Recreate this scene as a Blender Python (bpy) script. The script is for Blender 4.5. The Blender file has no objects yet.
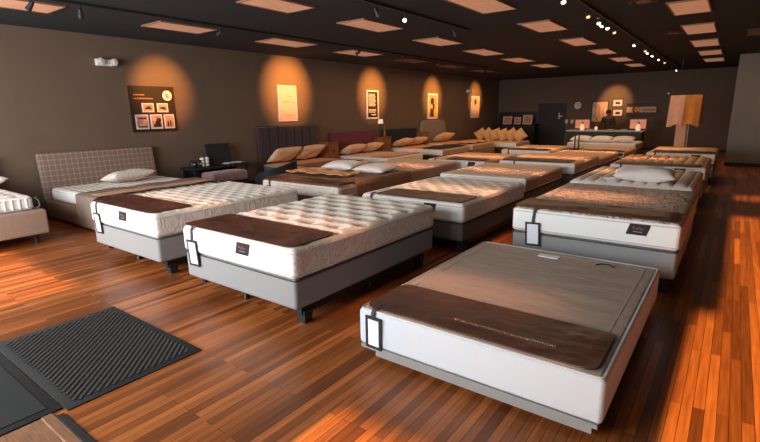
import bpy, math, random
from math import sin, cos, pi, radians as R
from mathutils import Vector, Matrix, noise
random.seed(7)
SC = bpy.context.scene
COL = SC.collection

# ------------------------------------------------------------------ materials
def lin(c):
    return tuple(((v/255)/12.92 if v/255 <= .04045 else (((v/255)+.055)/1.055)**2.4) for v in c)

def mat(name, c, rough=.7, metal=0., var=0., vscale=8., bump=0., bscale=60., emit=0., bdist=.01, spec=.35, sheen=0., c2=None, stretch=None):
    m = bpy.data.materials.new(name); m.use_nodes = True
    nt = m.node_tree; b = nt.nodes['Principled BSDF']
    col = lin(c)
    b.inputs['Base Color'].default_value = (*col, 1)
    b.inputs['Roughness'].default_value = rough
    b.inputs['Metallic'].default_value = metal
    b.inputs['Specular IOR Level'].default_value = spec
    if sheen: b.inputs['Sheen Weight'].default_value = sheen
    tc = nt.nodes.new('ShaderNodeTexCoord'); vec = tc.outputs['Object']
    if stretch:
        mp = nt.nodes.new('ShaderNodeMapping'); mp.inputs['Scale'].default_value = stretch
        nt.links.new(vec, mp.inputs[0]); vec = mp.outputs[0]
    if var or c2:
        n = nt.nodes.new('ShaderNodeTexNoise'); n.inputs['Scale'].default_value = vscale; n.inputs['Detail'].default_value = 5
        nt.links.new(vec, n.inputs['Vector'])
        r = nt.nodes.new('ShaderNodeValToRGB')
        r.color_ramp.elements[0].position = .32; r.color_ramp.elements[1].position = .68
        if c2: k0, k1 = col, lin(c2)
        else: k0 = tuple(v*(1-var) for v in col); k1 = tuple(min(1, v*(1+var)) for v in col)
        r.color_ramp.elements[0].color = (*k0, 1); r.color_ramp.elements[1].color = (*k1, 1)
        nt.links.new(n.outputs['Fac'], r.inputs[0]); nt.links.new(r.outputs[0], b.inputs['Base Color'])
    if bump:
        n2 = nt.nodes.new('ShaderNodeTexNoise'); n2.inputs['Scale'].default_value = bscale; n2.inputs['Detail'].default_value = 3
        nt.links.new(vec, n2.inputs['Vector'])
        bp = nt.nodes.new('ShaderNodeBump'); bp.inputs['Strength'].default_value = bump; bp.inputs['Distance'].default_value = bdist
        nt.links.new(n2.outputs['Fac'], bp.inputs['Height']); nt.links.new(bp.outputs[0], b.inputs['Normal'])
    if emit:
        b.inputs['Emission Color'].default_value = (*col, 1); b.inputs['Emission Strength'].default_value = emit
    return m

def floor_material():
    m = bpy.data.materials.new('oak_strip_floor'); m.use_nodes = True; nt = m.node_tree; b = nt.nodes['Principled BSDF']
    N, L = nt.nodes.new, nt.links.new
    tc = N('ShaderNodeTexCoord'); mp = N('ShaderNodeMapping'); mp.inputs['Rotation'].default_value = (0, 0, pi/2)
    L(tc.outputs['Object'], mp.inputs[0])
    br = N('ShaderNodeTexBrick'); br.offset = .37; br.offset_frequency = 2; br.squash = 1
    for k, v in (('Scale', 1), ('Mortar Size', .0016), ('Mortar Smooth', .1), ('Bias', 0), ('Brick Width', 1.25), ('Row Height', .056)): br.inputs[k].default_value = v
    br.inputs['Color1'].default_value = (0, 0, 0, 1); br.inputs['Color2'].default_value = (1, 1, 1, 1); br.inputs['Mortar'].default_value = (.15, .15, .15, 1)
    L(mp.outputs[0], br.inputs['Vector'])
    ramp = N('ShaderNodeValToRGB'); e = ramp.color_ramp.elements
    e[0].position = 0; e[0].color = (*lin((112, 60, 28)), 1); e[1].position = 1; e[1].color = (*lin((194, 114, 56)), 1)
    x = e.new(.45); x.color = (*lin((150, 84, 39)), 1); x = e.new(.75); x.color = (*lin((168, 95, 45)), 1)
    L(br.outputs['Color'], ramp.inputs[0])
    gm = N('ShaderNodeMapping'); gm.inputs['Scale'].default_value = (34, 1.6, 1); L(tc.outputs['Object'], gm.inputs[0])
    gn = N('ShaderNodeTexNoise'); gn.inputs['Scale'].default_value = 1.5; gn.inputs['Detail'].default_value = 6; L(gm.outputs[0], gn.inputs['Vector'])
    gr = N('ShaderNodeValToRGB'); gr.color_ramp.elements[0].position = .3; gr.color_ramp.elements[0].color = (.5, .45, .42, 1)
    gr.color_ramp.elements[1].position = .7; gr.color_ramp.elements[1].color = (1.12, 1.1, 1.08, 1); L(gn.outputs['Fac'], gr.inputs[0])
    mx = N('ShaderNodeMixRGB'); mx.blend_type = 'MULTIPLY'; mx.inputs[0].default_value = .75
    L(ramp.outputs[0], mx.inputs[1]); L(gr.outputs[0], mx.inputs[2])
    mj = N('ShaderNodeMixRGB'); mj.inputs[2].default_value = (*lin((52, 26, 14)), 1); L(br.outputs['Fac'], mj.inputs[0]); L(mx.outputs[0], mj.inputs[1])
    L(mj.outputs[0], b.inputs['Base Color'])
    rr = N('ShaderNodeMapRange'); rr.inputs['To Min'].default_value = .26; rr.inputs['To Max'].default_value = .44; L(gn.outputs['Fac'], rr.inputs['Value'])
    L(rr.outputs[0], b.inputs['Roughness']); b.inputs['Specular IOR Level'].default_value = .42
    bp = N('ShaderNodeBump'); bp.inputs['Strength'].default_value = .25; bp.inputs['Distance'].default_value = .003; bp.invert = True
    L(br.outputs['Fac'], bp.inputs['Height']); L(bp.outputs[0], b.inputs['Normal'])
    return m

def plaid_material():
    m = bpy.data.materials.new('plaid_cloth'); m.use_nodes = True; nt = m.node_tree; b = nt.nodes['Principled BSDF']
    N, L = nt.nodes.new, nt.links.new
    tc = N('ShaderNodeTexCoord'); sp = N('ShaderNodeSeparateXYZ'); L(tc.outputs['Object'], sp.inputs[0])
    def line(axis, period, width):
        d = N('ShaderNodeMath'); d.operation = 'DIVIDE'; d.inputs[1].default_value = period; L(sp.outputs[axis], d.inputs[0])
        f = N('ShaderNodeMath'); f.operation = 'FRACT'; L(d.outputs[0], f.inputs[0])
        c = N('ShaderNodeMath'); c.operation = 'LESS_THAN'; c.inputs[1].default_value = width; L(f.outputs[0], c.inputs[0]); return c
    a, c = line('Y', .088, .26), line('Z', .088, .26)
    s = N('ShaderNodeMath'); s.operation = 'ADD'; L(a.outputs[0], s.inputs[0]); L(c.outputs[0], s.inputs[1])
    r = N('ShaderNodeValToRGB'); e = r.color_ramp.elements
    e[0].color = (*lin((128, 103, 92)), 1); e[1].color = (*lin((190, 166, 150)), 1); x = e.new(.5); x.color = (*lin((156, 131, 117)), 1)
    h = N('ShaderNodeMath'); h.operation = 'MULTIPLY'; h.inputs[1].default_value = .3; L(s.outputs[0], h.inputs[0]); L(h.outputs[0], r.inputs[0])
    L(r.outputs[0], b.inputs['Base Color']); b.inputs['Roughness'].default_value = .9
    return m

def swirl_material(name, c, c2, scale, bump):
    """knitted cover with an embroidered swirl"""
    m = bpy.data.materials.new(name); m.use_nodes = True; nt = m.node_tree; b = nt.nodes['Principled BSDF']
    N, L = nt.nodes.new, nt.links.new
    tc = N('ShaderNodeTexCoord'); n = N('ShaderNodeTexNoise'); n.inputs['Scale'].default_value = scale; n.inputs['Detail'].default_value = 1.5
    n.inputs['Distortion'].default_value = 1.2; L(tc.outputs['Object'], n.inputs['Vector'])
    w = N('ShaderNodeMath'); w.operation = 'MULTIPLY'; w.inputs[1].default_value = 40; L(n.outputs['Fac'], w.inputs[0])
    s = N('ShaderNodeMath'); s.operation = 'SINE'; L(w.outputs[0], s.inputs[0])
    r = N('ShaderNodeMapRange'); r.inputs['From Min'].default_value = -1; L(s.outputs[0], r.inputs['Value'])
    mx = N('ShaderNodeMixRGB'); mx.inputs[1].default_value = (*lin(c), 1); mx.inputs[2].default_value = (*lin(c2), 1); L(r.outputs[0], mx.inputs[0])
    L(mx.outputs[0], b.inputs['Base Color']); b.inputs['Roughness'].default_value = .85
    bp = N('ShaderNodeBump'); bp.inputs['Strength'].default_value = bump; bp.inputs['Distance'].default_value = .012
    L(r.outputs[0], bp.inputs['Height']); L(bp.outputs[0], b.inputs['Normal'])
    return m

def quilt(name, c, c_shade, bscale=180):
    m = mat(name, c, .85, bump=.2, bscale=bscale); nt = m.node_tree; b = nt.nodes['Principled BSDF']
    a = nt.nodes.new('ShaderNodeAttribute'); a.attribute_name = 'tuft_and_shade'
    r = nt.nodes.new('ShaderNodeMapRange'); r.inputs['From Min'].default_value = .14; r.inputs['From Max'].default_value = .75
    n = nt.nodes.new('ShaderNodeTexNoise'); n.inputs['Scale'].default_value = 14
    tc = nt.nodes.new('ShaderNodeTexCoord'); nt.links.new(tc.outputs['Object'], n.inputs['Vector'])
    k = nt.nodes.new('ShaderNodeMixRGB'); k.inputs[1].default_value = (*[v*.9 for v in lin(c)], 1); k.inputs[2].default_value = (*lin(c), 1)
    x = nt.nodes.new('ShaderNodeMixRGB'); x.inputs[2].default_value = (*lin(c_shade), 1)  # dimples and grooves darkened: crease shade put into the colour
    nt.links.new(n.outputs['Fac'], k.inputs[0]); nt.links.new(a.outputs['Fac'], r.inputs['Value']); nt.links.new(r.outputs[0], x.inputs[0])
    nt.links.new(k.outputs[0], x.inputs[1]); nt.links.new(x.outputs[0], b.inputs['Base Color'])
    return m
M = {}
M['floor'] = floor_material()
M['wall'] = mat('warm_grey_wall_paint', (110, 90, 75), .85, var=.05, vscale=3)
M['wall_far'] = mat('brown_wall_paint', (104, 88, 78), .85, var=.05, vscale=3)
M['wall_gray'] = mat('grey_wall_paint', (128, 124, 118), .85, var=.04, vscale=3)
M['ceil'] = mat('black_ceiling_tile', (44, 45, 48), .95, var=.08, vscale=40)
M['black'] = mat('black_paint', (38, 38, 40), .5, var=.1)
M['blackfab'] = mat('black_upholstery', (36, 38, 42), .8, bump=.3, bscale=120)
M['steel'] = mat('dark_steel', (44, 46, 50), .4, metal=.6)
M['white'] = mat('white_knit', (238, 237, 234), .85, bump=.12, bscale=220)
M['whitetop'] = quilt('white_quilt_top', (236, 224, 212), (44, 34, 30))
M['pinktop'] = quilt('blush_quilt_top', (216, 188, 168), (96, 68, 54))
M['cream_side'] = swirl_material('cream_swirl_border', (222, 208, 196), (238, 228, 218), 5, .35)
M['swirltop'] = swirl_material('swirl_quilt_top', (176, 146, 126), (230, 206, 186), 5, .8)
M['tan_side'] = mat('tan_border', (176, 148, 130), .85, var=.06, bump=.3, bscale=90)
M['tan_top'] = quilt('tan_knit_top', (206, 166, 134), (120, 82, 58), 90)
M['grayfab'] = mat('grey_foundation_cloth', (142, 140, 139), .9, var=.05, vscale=200, bump=.15, bscale=300)
M['darkgray'] = mat('dark_grey_foundation_cloth', (104, 98, 95), .9, var=.06, vscale=200)
M['tweed'] = mat('pale_grey_tweed', (196, 204, 214), .9, var=.07, vscale=240, bump=.2, bscale=300)
M['taupe'] = mat('taupe_nonwoven', (176, 156, 142), .8, var=.05, vscale=9, bump=.5, bscale=7, stretch=(1, 4, 1))
M['brown'] = mat('brown_vinyl', (84, 46, 35), .4, var=.3, vscale=4, bump=.6, bscale=4, bdist=.03, spec=.3, stretch=(1, 1.8, 1))
M['browndark'] = mat('dark_brown_vinyl', (50, 30, 24), .5, var=.2, vscale=5, spec=.3)
M['brownseam'] = mat('pale_stitched_lettering', (196, 152, 128), .7, var=.1)
M['browncov'] = mat('brown_bedspread', (136, 98, 74), .9, var=.15, vscale=12, bump=.4, bscale=60)
M['piping'] = mat('white_piping', (206, 200, 194), .8, var=.03)
M['pipedark'] = mat('dark_piping', (70, 66, 64), .8, var=.05)
M['patch'] = mat('dark_label_cloth', (40, 34, 40), .7, var=.1)
M['patchred'] = mat('red_label_print', (140, 74, 66), .7, var=.05)
M['patchwhite'] = mat('pale_label_print', (150, 140, 138), .7, var=.05)
M['card'] = mat('white_card', (232, 232, 240), .6, var=.03, vscale=30)
M['cardink'] = mat('grey_card_print', (222, 222, 231), .6, var=.05)
M['pillow'] = mat('white_pillowcase', (238, 228, 220), .85, bump=.4, bscale=12)
M['pillowwarm'] = mat('warm_lit_pillowcase', (232, 188, 152), .85, bump=.4, bscale=12, var=.06)  # white pillows with the warm light painted into their colour
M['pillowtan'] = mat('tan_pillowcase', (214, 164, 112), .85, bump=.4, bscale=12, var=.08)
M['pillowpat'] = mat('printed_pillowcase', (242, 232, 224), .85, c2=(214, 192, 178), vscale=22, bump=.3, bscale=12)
M['orangecov'] = mat('apricot_cloth_and_lit_top', (218, 160, 112), .85, var=.1, vscale=8, bump=.35, bscale=20)  # also paints orange light onto the wall-bed mattress tops
M['plaid'] = plaid_material()
M['tanbase'] = mat('tan_bed_upholstery', (140, 110, 92), .9, var=.06, vscale=30, bump=.25, bscale=180)
M['taupebase'] = mat('taupe_bed_upholstery', (158, 132, 114), .9, var=.05, vscale=30, bump=.25, bscale=180)
M['runner'] = mat('grey_brown_throw', (134, 114, 102), .9, var=.1, vscale=16, bump=.4, bscale=100)
M['runnerpink'] = mat('blush_throw_face', (206, 158, 130), .9, var=.06, vscale=16, bump=.4, bscale=100)
M['runneredge'] = mat('maroon_throw_fringe', (92, 44, 44), .9, var=.1)
M['purple'] = mat('dark_purple_velvet', (56, 38, 44), .85, var=.1, vscale=5, sheen=.3)
M['purpleside'] = mat('plum_velvet', (88, 48, 58), .85, var=.1)
M['magenta'] = mat('magenta_velvet', (104, 30, 50), .85, var=.1, sheen=.2)
M['teal'] = mat('dark_teal_velvet', (34, 42, 46), .85, var=.1)
M['grayhb'] = mat('grey_headboard_cloth', (150, 132, 120), .85, var=.05)
M['mauve'] = mat('mauve_velvet', (134, 102, 102), .8, var=.12, vscale=9, sheen=.3)
M['wood'] = mat('oak_veneer', (158, 98, 54), .5, c2=(120, 70, 38), vscale=6, stretch=(1, 8, 1))
M['darkwood'] = mat('dark_walnut', (62, 42, 32), .5, c2=(46, 31, 24), vscale=6, stretch=(1, 8, 1))
M['threshold'] = mat('worn_oak_threshold', (140, 100, 72), .55, c2=(110, 74, 50), vscale=9, stretch=(1, 12, 1))
M['lens'] = mat('troffer_reflected_glow', (218, 164, 130), .6, var=.08, vscale=4, emit=.3)  # panels are unlit; the warm light they reflect is put in as glow
M['lensdim'] = mat('unlit_troffer_diffuser', (120, 84, 66), .6, var=.08, vscale=4, emit=.05)  # also unlit, with a fainter reflected glow put in
M['tframe'] = mat('troffer_frame', (150, 108, 84), .6, var=.05)
M['plastic'] = mat('white_plastic', (232, 226, 218), .45, var=.02)
M['bulb'] = mat('lit_lamp_glass', (255, 214, 170), .4, emit=14, var=.01)
M['bulbdim'] = mat('faint_lamp_glass', (255, 170, 110), .4, emit=3, var=.01)
M['board'] = mat('dark_brown_board', (48, 34, 26), .6, var=.08)
M['paper'] = mat('white_print_border', (222, 206, 206), .7, var=.02)
M['ink'] = mat('sepia_ink', (52, 36, 30), .7, var=.2, vscale=30)
M['photo'] = mat('sepia_photograph', (198, 142, 112), .7, c2=(92, 58, 44), vscale=9)
M['photopale'] = mat('pale_photograph', (222, 168, 138), .7, c2=(170, 112, 86), vscale=12)
M['text'] = mat('tan_lettering', (190, 132, 84), .7, var=.05)
M['posterpink'] = mat('blush_poster_paper', (186, 160, 168), .7, var=.03)
M['printpink'] = mat('blush_print_paper', (240, 198, 176), .7, c2=(214, 164, 144), vscale=4)
M['posterblack'] = mat('black_poster_ink', (36, 30, 28), .7, var=.1)
M['gold'] = mat('golden_disc', (238, 170, 40), .6, var=.05)
M['red'] = mat('deep_red', (150, 36, 26), .6, var=.05)
M['clockface'] = mat('clock_face', (228, 214, 204), .5, var=.02)
M['drape'] = mat('blush_drape', (222, 172, 140), .85, var=.06, vscale=6, bump=.3, bscale=30)
M['drapeorange'] = mat('apricot_drape', (214, 136, 66), .85, var=.08, vscale=6, bump=.3, bscale=30)
M['curtain'] = mat('dark_curtain', (52, 46, 44), .9, var=.1)
M['screen'] = mat('blush_screen', (228, 158, 122), .4, c2=(200, 120, 84), vscale=3, emit=.25)
M['lampglass'] = mat('pale_lamp_glass', (250, 220, 186), .4, emit=.45, var=.02)
M['counter'] = mat('dark_slate_counter', (40, 44, 48), .5, var=.08)
M['countertop'] = mat('pale_laminate', (190, 186, 178), .5, var=.03)
M['skin'] = mat('skin', (118, 76, 58), .6, var=.04)
M['hair'] = mat('dark_hair', (28, 22, 20), .7, var=.1)
M['shirt'] = mat('dark_patterned_shirt', (56, 44, 40), .9, c2=(84, 66, 58), vscale=30)
M['trousers'] = mat('dark_trousers', (34, 32, 36), .9, var=.08)
M['door'] = mat('dark_door', (40, 38, 38), .55, var=.05)
M['rib'] = mat('black_ribbed_rubber', (56, 53, 51), .85, var=.08, vscale=200)
M['rubber'] = mat('black_rubber_edge', (34, 33, 33), .8, var=.05)
M['coir'] = mat('charcoal_carpet_mat', (34, 33, 32), .95, var=.15, vscale=300, bump=.3, bscale=400)
M['foliage'] = mat('dry_flower_stems', (150, 96, 50), .8, var=.2)
M['cordteal'] = mat('grey_teal_cord', (110, 128, 126), .7, var=.05)

# ------------------------------------------------------------------ mesh builder
class MB:
    def __init__(s): s.v = []; s.f = []; s.mi = []
    def quad(s, pts, m=0):
        n = len(s.v); s.v += [tuple(p) for p in pts]; s.f.append(tuple(range(n, n+len(pts)))); s.mi.append(m)
    def box(s, x0, x1, y0, y1, z0, z1, m=0, mx=None):
        n = len(s.v)
        for z in (z0, z1):
            for x, y in ((x0, y0), (x1, y0), (x1, y1), (x0, y1)):
                p = Vector((x, y, z)); s.v.append(tuple(mx @ p) if mx else tuple(p))
        for q in ((3, 2, 1, 0), (4, 5, 6, 7), (0, 1, 5, 4), (1, 2, 6, 5), (2, 3, 7, 6), (3, 0, 4, 7)):
            s.f.append(tuple(n+i for i in q)); s.mi.append(m)
        return s
    def rbox(s, x0, x1, y0, y1, z0, z1, r=.03, nx=4, ny=4, nz=2, top=None, mi=None, mx=None, warp=None, seg=3):
        """box with rounded edges; top(x,y) lifts the top face; mi = (side, foot, top) material slots"""
        r = min(r, (x1-x0)*.49, (y1-y0)*.49, (z1-z0)*.49)
        def ax(a, b, n):
            e = [r*(1-math.tan((1-i/seg)*pi/4)) for i in range(seg)]
            return [a+t for t in e]+[a+r+(b-a-2*r)*i/n for i in range(n+1)]+[b-t for t in reversed(e)]
        X, Y, Z = ax(x0, x1, nx), ax(y0, y1, ny), ax(z0, z1, nz)
        I, J, K = len(X)-1, len(Y)-1, len(Z)-1
        idx = {}
        def vid(i, j, k):
            if (i, j, k) in idx: return idx[i, j, k]
            p = Vector((X[i], Y[j], Z[k]))
            q = Vector((min(max(p.x, x0+r), x1-r), min(max(p.y, y0+r), y1-r), min(max(p.z, z0+r), z1-r)))
            d = p-q
            if d.length > 1e-9: p = q+d.normalized()*r
            if top and p.z > z1-r*.5:
                p.z += top(p.x, p.y)*max(0, (p.z-(z1-r*.5))/(r*.5))
            if warp: p = warp(p)
            if mx: p = mx @ p
            idx[i, j, k] = len(s.v); s.v.append(tuple(p)); return idx[i, j, k]
        sd, ft, tp = mi or (0, 0, 0)
        def F(a, b, c, d, m): s.f.append((a, b, c, d)); s.mi.append(m)
        for i in range(I):
            for j in range(J):
                F(vid(i, j, 0), vid(i, j+1, 0), vid(i+1, j+1, 0), vid(i+1, j, 0), sd)
                F(vid(i, j, K), vid(i+1, j, K), vid(i+1, j+1, K), vid(i, j+1, K), tp)
            for k in range(K):
                F(vid(i, 0, k), vid(i+1, 0, k), vid(i+1, 0, k+1), vid(i, 0, k+1), ft)
                F(vid(i, J, k), vid(i, J, k+1), vid(i+1, J, k+1), vid(i+1, J, k), sd)
        for j in range(J):
            for k in range(K):
                F(vid(0, j, k), vid(0, j, k+1), vid(0, j+1, k+1), vid(0, j+1, k), sd)
                F(vid(I, j, k), vid(I, j+1, k), vid(I, j+1, k+1), vid(I, j, k+1), sd)
        return s
    def tube(s, pts, rad, n=8, closed=False, m=0, cap=True):
        pts = [Vector(p) for p in pts]; N = len(pts); base = len(s.v); rads = rad if isinstance(rad, (list, tuple)) else [rad]*N
        up = Vector((0, 0, 1))
        for i, p in enumerate(pts):
            a = pts[(i-1) % N] if (closed or i) else p; b = pts[(i+1) % N] if (closed or i < N-1) else p
            t = (b-a).normalized()
            u = t.cross(up)
            if u.length < .05: u = t.cross(Vector((1, 0, 0)))
            u.normalize(); w = u.cross(t)
            for k in range(n):
                an = 2*pi*k/n; s.v.append(tuple(p+(u*cos(an)+w*sin(an))*rads[i]))
        for i in range(N if closed else N-1):
            for k in range(n):
                a = base+i*n+k; b = base+i*n+(k+1) % n; c = base+((i+1) % N)*n+(k+1) % n; d = base+((i+1) % N)*n+k
                s.f.append((a, d, c, b)); s.mi.append(m)
        if not closed and cap:
            s.f.append(tuple(base+k for k in range(n))); s.mi.append(m)
            s.f.append(tuple(base+(N-1)*n+k for k in reversed(range(n)))); s.mi.append(m)
        return s
    def lathe(s, prof, c=(0, 0, 0), n=16, m=0, axis='Z', mx=None):
        base = len(s.v); c = Vector(c)
        for r, h in prof:
            for k in range(n):
                a = 2*pi*k/n; p = Vector((r*cos(a), r*sin(a), h))
                if axis == 'Y': p = Vector((r*cos(a), h, -r*sin(a)))
                if axis == 'X': p = Vector((h, r*cos(a), r*sin(a)))
                if mx: p = mx @ p
                s.v.append(tuple(c+p))
        for i in range(len(prof)-1):
            for k in range(n):
                a = base+i*n+k; b = base+i*n+(k+1) % n
                s.f.append((a, b, b+n, a+n)); s.mi.append(m)
        s.f.append(tuple(base+k for k in reversed(range(n)))); s.mi.append(m)
        s.f.append(tuple(base+(len(prof)-1)*n+k for k in range(n))); s.mi.append(m)
        return s
    def sheet(s, fn, nu, nv, th=.008, m=0):
        """closed thin sheet; fn(u,v) in 0..1 gives the upper point"""
        base = len(s.v); P = [[Vector(fn(i/nu, j/nv)) for j in range(nv+1)] for i in range(nu+1)]
        nr = [[None]*(nv+1) for _ in range(nu+1)]
        for i in range(nu+1):
            for j in range(nv+1):
                a = P[min(i+1, nu)][j]-P[max(i-1, 0)][j]; b = P[i][min(j+1, nv)]-P[i][max(j-1, 0)]
                c = a.cross(b); nr[i][j] = c.normalized() if c.length > 1e-12 else Vector((0, 0, 1))
        for layer in (0, 1):
            for i in range(nu+1):
                for j in range(nv+1): s.v.append(tuple(P[i][j]-nr[i][j]*th*layer))
        W = nv+1; O = (nu+1)*W
        g = lambda i, j, l: base+l*O+i*W+j
        for i in range(nu):
            for j in range(nv):
                s.f.append((g(i, j, 0), g(i+1, j, 0), g(i+1, j+1, 0), g(i, j+1, 0))); s.mi.append(m)
                s.f.append((g(i, j, 1), g(i, j+1, 1), g(i+1, j+1, 1), g(i+1, j, 1))); s.mi.append(m)
            for j, o in ((0, 0), (nv, 1)):
                q = (g(i, j, 0), g(i, j, 1), g(i+1, j, 1), g(i+1, j, 0)); s.f.append(q if not o else q[::-1]); s.mi.append(m)
        for j in range(nv):
            for i, o in ((0, 1), (nu, 0)):
                q = (g(i, j, 0), g(i, j, 1), g(i, j+1, 1), g(i, j+1, 0)); s.f.append(q if not o else q[::-1]); s.mi.append(m)
        return s
    def build(s, name, mats, parent=None, smooth=True, kind=None, sharp=38):
        me = bpy.data.meshes.new(name); me.from_pydata(s.v, [], s.f)
        if not isinstance(mats, (list, tuple)): mats = [mats]
        for m in mats: me.materials.append(m)
        me.polygons.foreach_set('material_index', s.mi)
        if smooth:
            me.polygons.foreach_set('use_smooth', [True]*len(me.polygons))
            me.set_sharp_from_angle(angle=R(sharp))
        me.update()
        o = bpy.data.objects.new(name, me); COL.objects.link(o)
        if parent: o.parent = parent; o.matrix_parent_inverse = Matrix.Translation(parent.location).inverted()
        if kind: o['kind'] = kind
        return o

def tag(o, label, cat, group=None, kind=None):
    o['label'] = label; o['category'] = cat
    if group: o['group'] = group
    if kind: o['kind'] = kind
    return o

def thing(name, loc, label, cat, group=None):
    o = bpy.data.objects.new(name, None); COL.objects.link(o); o.location = loc; o.empty_display_size = .1
    return tag(o, label, cat, group)

def rect_loop(x0, x1, y0, y1, z, r, seg=5):
    p = []
    for cx, cy, a0 in ((x1-r, y1-r, 0), (x0+r, y1-r, 90), (x0+r, y0+r, 180), (x1-r, y0+r, 270)):
        for i in range(seg+1):
            a = R(a0+90*i/seg); p.append((cx+r*cos(a), cy+r*sin(a), z))
    return p

def area(name, loc, target, sx, sy, power, col, spread=180):
    l = bpy.data.lights.new(name, 'AREA'); l.shape = 'RECTANGLE'; l.size = sx; l.size_y = sy; l.energy = power; l.color = col; l.spread = R(spread)
    o = bpy.data.objects.new(name, l); COL.objects.link(o); o.location = loc
    o.rotation_euler = (Vector(target)-Vector(loc)).to_track_quat('-Z', 'Y').to_euler(); return o

def spot(name, loc, target, power, col, cone, blend=.5, rad=.03):
    l = bpy.data.lights.new(name, 'SPOT'); l.energy = power; l.color = col; l.spot_size = R(cone); l.spot_blend = blend; l.shadow_soft_size = rad
    o = bpy.data.objects.new(name, l); COL.objects.link(o); o.location = loc
    o.rotation_euler = (Vector(target)-Vector(loc)).to_track_quat('-Z', 'Y').to_euler(); return o

# ------------------------------------------------------------------ camera (solved from the photograph's vanishing lines)
F, YAW, PIT, ROLL, H = 467.575, .644, .227, -.016, 1.673
PARAM = (F, YAW, PIT, ROLL, H)
fw = Vector((-sin(YAW)*cos(PIT), cos(YAW)*cos(PIT), -sin(PIT))); rt = Vector((cos(YAW), sin(YAW), 0)); up = rt.cross(fw)
r2 = cos(ROLL)*rt+sin(ROLL)*up; u2 = -sin(ROLL)*rt+cos(ROLL)*up
cd = bpy.data.cameras.new('camera'); cam = bpy.data.objects.new('camera', cd); COL.objects.link(cam)
cd.sensor_width = 36; cd.lens = F*36/760; cd.clip_end = 200; cd.clip_start = .05
cam.matrix_world = Matrix(((r2.x, u2.x, -fw.x, 0), (r2.y, u2.y, -fw.y, 0), (r2.z, u2.z, -fw.z, H), (0, 0, 0, 1)))
SC.camera = cam

# ------------------------------------------------------------------ the room
WX, WY, CZ = -9.4, 22.3, 3.12
GY = 17.15
MB().box(WX-.2, 5.2, -2.2, WY+.2, -.12, 0).build('floor', M['floor'], smooth=False, kind='structure')
MB().box(WX-.2, 5.2, -2.2, WY+.2, CZ, CZ+.12).build('ceiling', M['ceil'], smooth=False, kind='structure')
MB().box(WX-.2, WX, -2.2, WY+.2, 0, CZ).build('wall_left', M['wall'], smooth=False, kind='structure')
MB().box(WX, .9, WY, WY+.2, 0, CZ).build('wall_far', M['wall_far'], smooth=False, kind='structure')
MB().box(-.14, 5.2, GY, GY+.14, 0, CZ).build('wall_partition', M['wall_gray'], smooth=False, kind='structure')
MB().box(.6, .74, GY+.14, WY, 0, CZ).build('wall_passage', M['wall_far'], smooth=False, kind='structure')
MB().box(5, 5.2, -2.2, GY, 0, CZ).build('wall_right', M['wall_gray'], smooth=False, kind='structure')
MB().box(WX, WX+.015, -2.2, WY, 0, .1).build('baseboard_left', M['black'], smooth=False, kind='structure')
MB().box(WX+.02, .6, WY-.015, WY, 0, .1).build('baseboard_far', M['black'], smooth=False, kind='structure')
MB().box(-.14, 5, GY-.015, GY, 0, .1).build('baseboard_partition', M['black'], smooth=False, kind='structure')
# unseen storefront wall, its openings shaped to mask the sun into floor patches
w = MB()
def mask_panel(x0, x1, z0, z1): w.box(x0, x1, -2.2, -2.0, z0, z1)
mask_panel(WX, -1.7, .915, CZ); mask_panel(-1.7, -.17, .915, CZ); mask_panel(-.17, -.03, 1.55, CZ); mask_panel(WX, -8.6, 0, .915); mask_panel(-5.2, -4.3, 0, .915); mask_panel(-2.85, -1.7, 0, .915)
mask_panel(-8.6, -5.2, 0, .66); mask_panel(-4.3, -2.85, 0, .865)
w.box(-.03, .0, -2.2, -2.0, 1.55, CZ)
mask_panel(3.4, 5, 0, CZ); mask_panel(.0, 3.4, 2.6, 2.97); mask_panel(1.75, 1.85, 0, 2.6)
w.build('sun_mask_wall', M['wall'], smooth=False, kind='structure')
# door in the far wall
d = MB().box(-7.3, -6.3, WY-.05, WY, 0, 1.9).build('door_1', M['door'], smooth=False, kind='structure')
fr = MB(); fr.box(-7.4, -7.3, WY-.07, WY, 0, 1.98); fr.box(-6.3, -6.2, WY-.07, WY, 0, 1.98); fr.box(-7.3, -6.3, WY-.07, WY, 1.9, 1.98)
fr.build('door_frame', M['black'], d, smooth=False)
MB().box(-6.48, -6.44, WY-.1, WY-.05, 1.28, 1.55).box(-6.5, -6.32, WY-.09, WY-.06, 1.38, 1.43).build('door_handle', M['plastic'], d, smooth=False)

# ------------------------------------------------------------------ ceiling fixtures
TROFFERS = [(-7.63, 4.7, .56, .98, 1), (-7.63, 7.07, .62, 1.1, 1), (-7.64, 9.44, .6, 1.15, 1),
            (-5.14, 4.62, .52, .85, 1), (-5.14, 6.7, .53, 1.1, 1), (-5.22, 9.1, .56, 1.05, 1), (-5.27, 11.5, .54, 1.25, 1), (-5.3, 13.9, .54, 1.2, 1), (-5.3, 16.3, .54, 1.2, 1),
            (-3.0, 6.42, .5, 1.15, 1), (-2.92, 8.8, .5, 1.08, 1), (-2.96, 11.25, .46, 1.2, 1), (-2.95, 13.55, .44, 1.15, 1), (-2.95, 16, .44, 1.2, 1), (-2.95, 18.4, .44, 1.2, 1),
            (-.75, 8.65, .46, 1.05, 1), (-.76, 11.05, .47, 1.22, 1), (-.78, 13.5, .48, 1.28, 1), (-.78, 15.9, .48, 1.2, 1), (-.78, 18.3, .48, 1.2, 1),
            (-7.62, 2.36, .58, 1.0, 1), (-7.64, 11.8, .6, 1.15, 0), (-7.64, 14.2, .6, 1.15, 0), (-7.64, 16.6, .6, 1.15, 0), (.42, 12.3, .9, .9, 0)]
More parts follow.
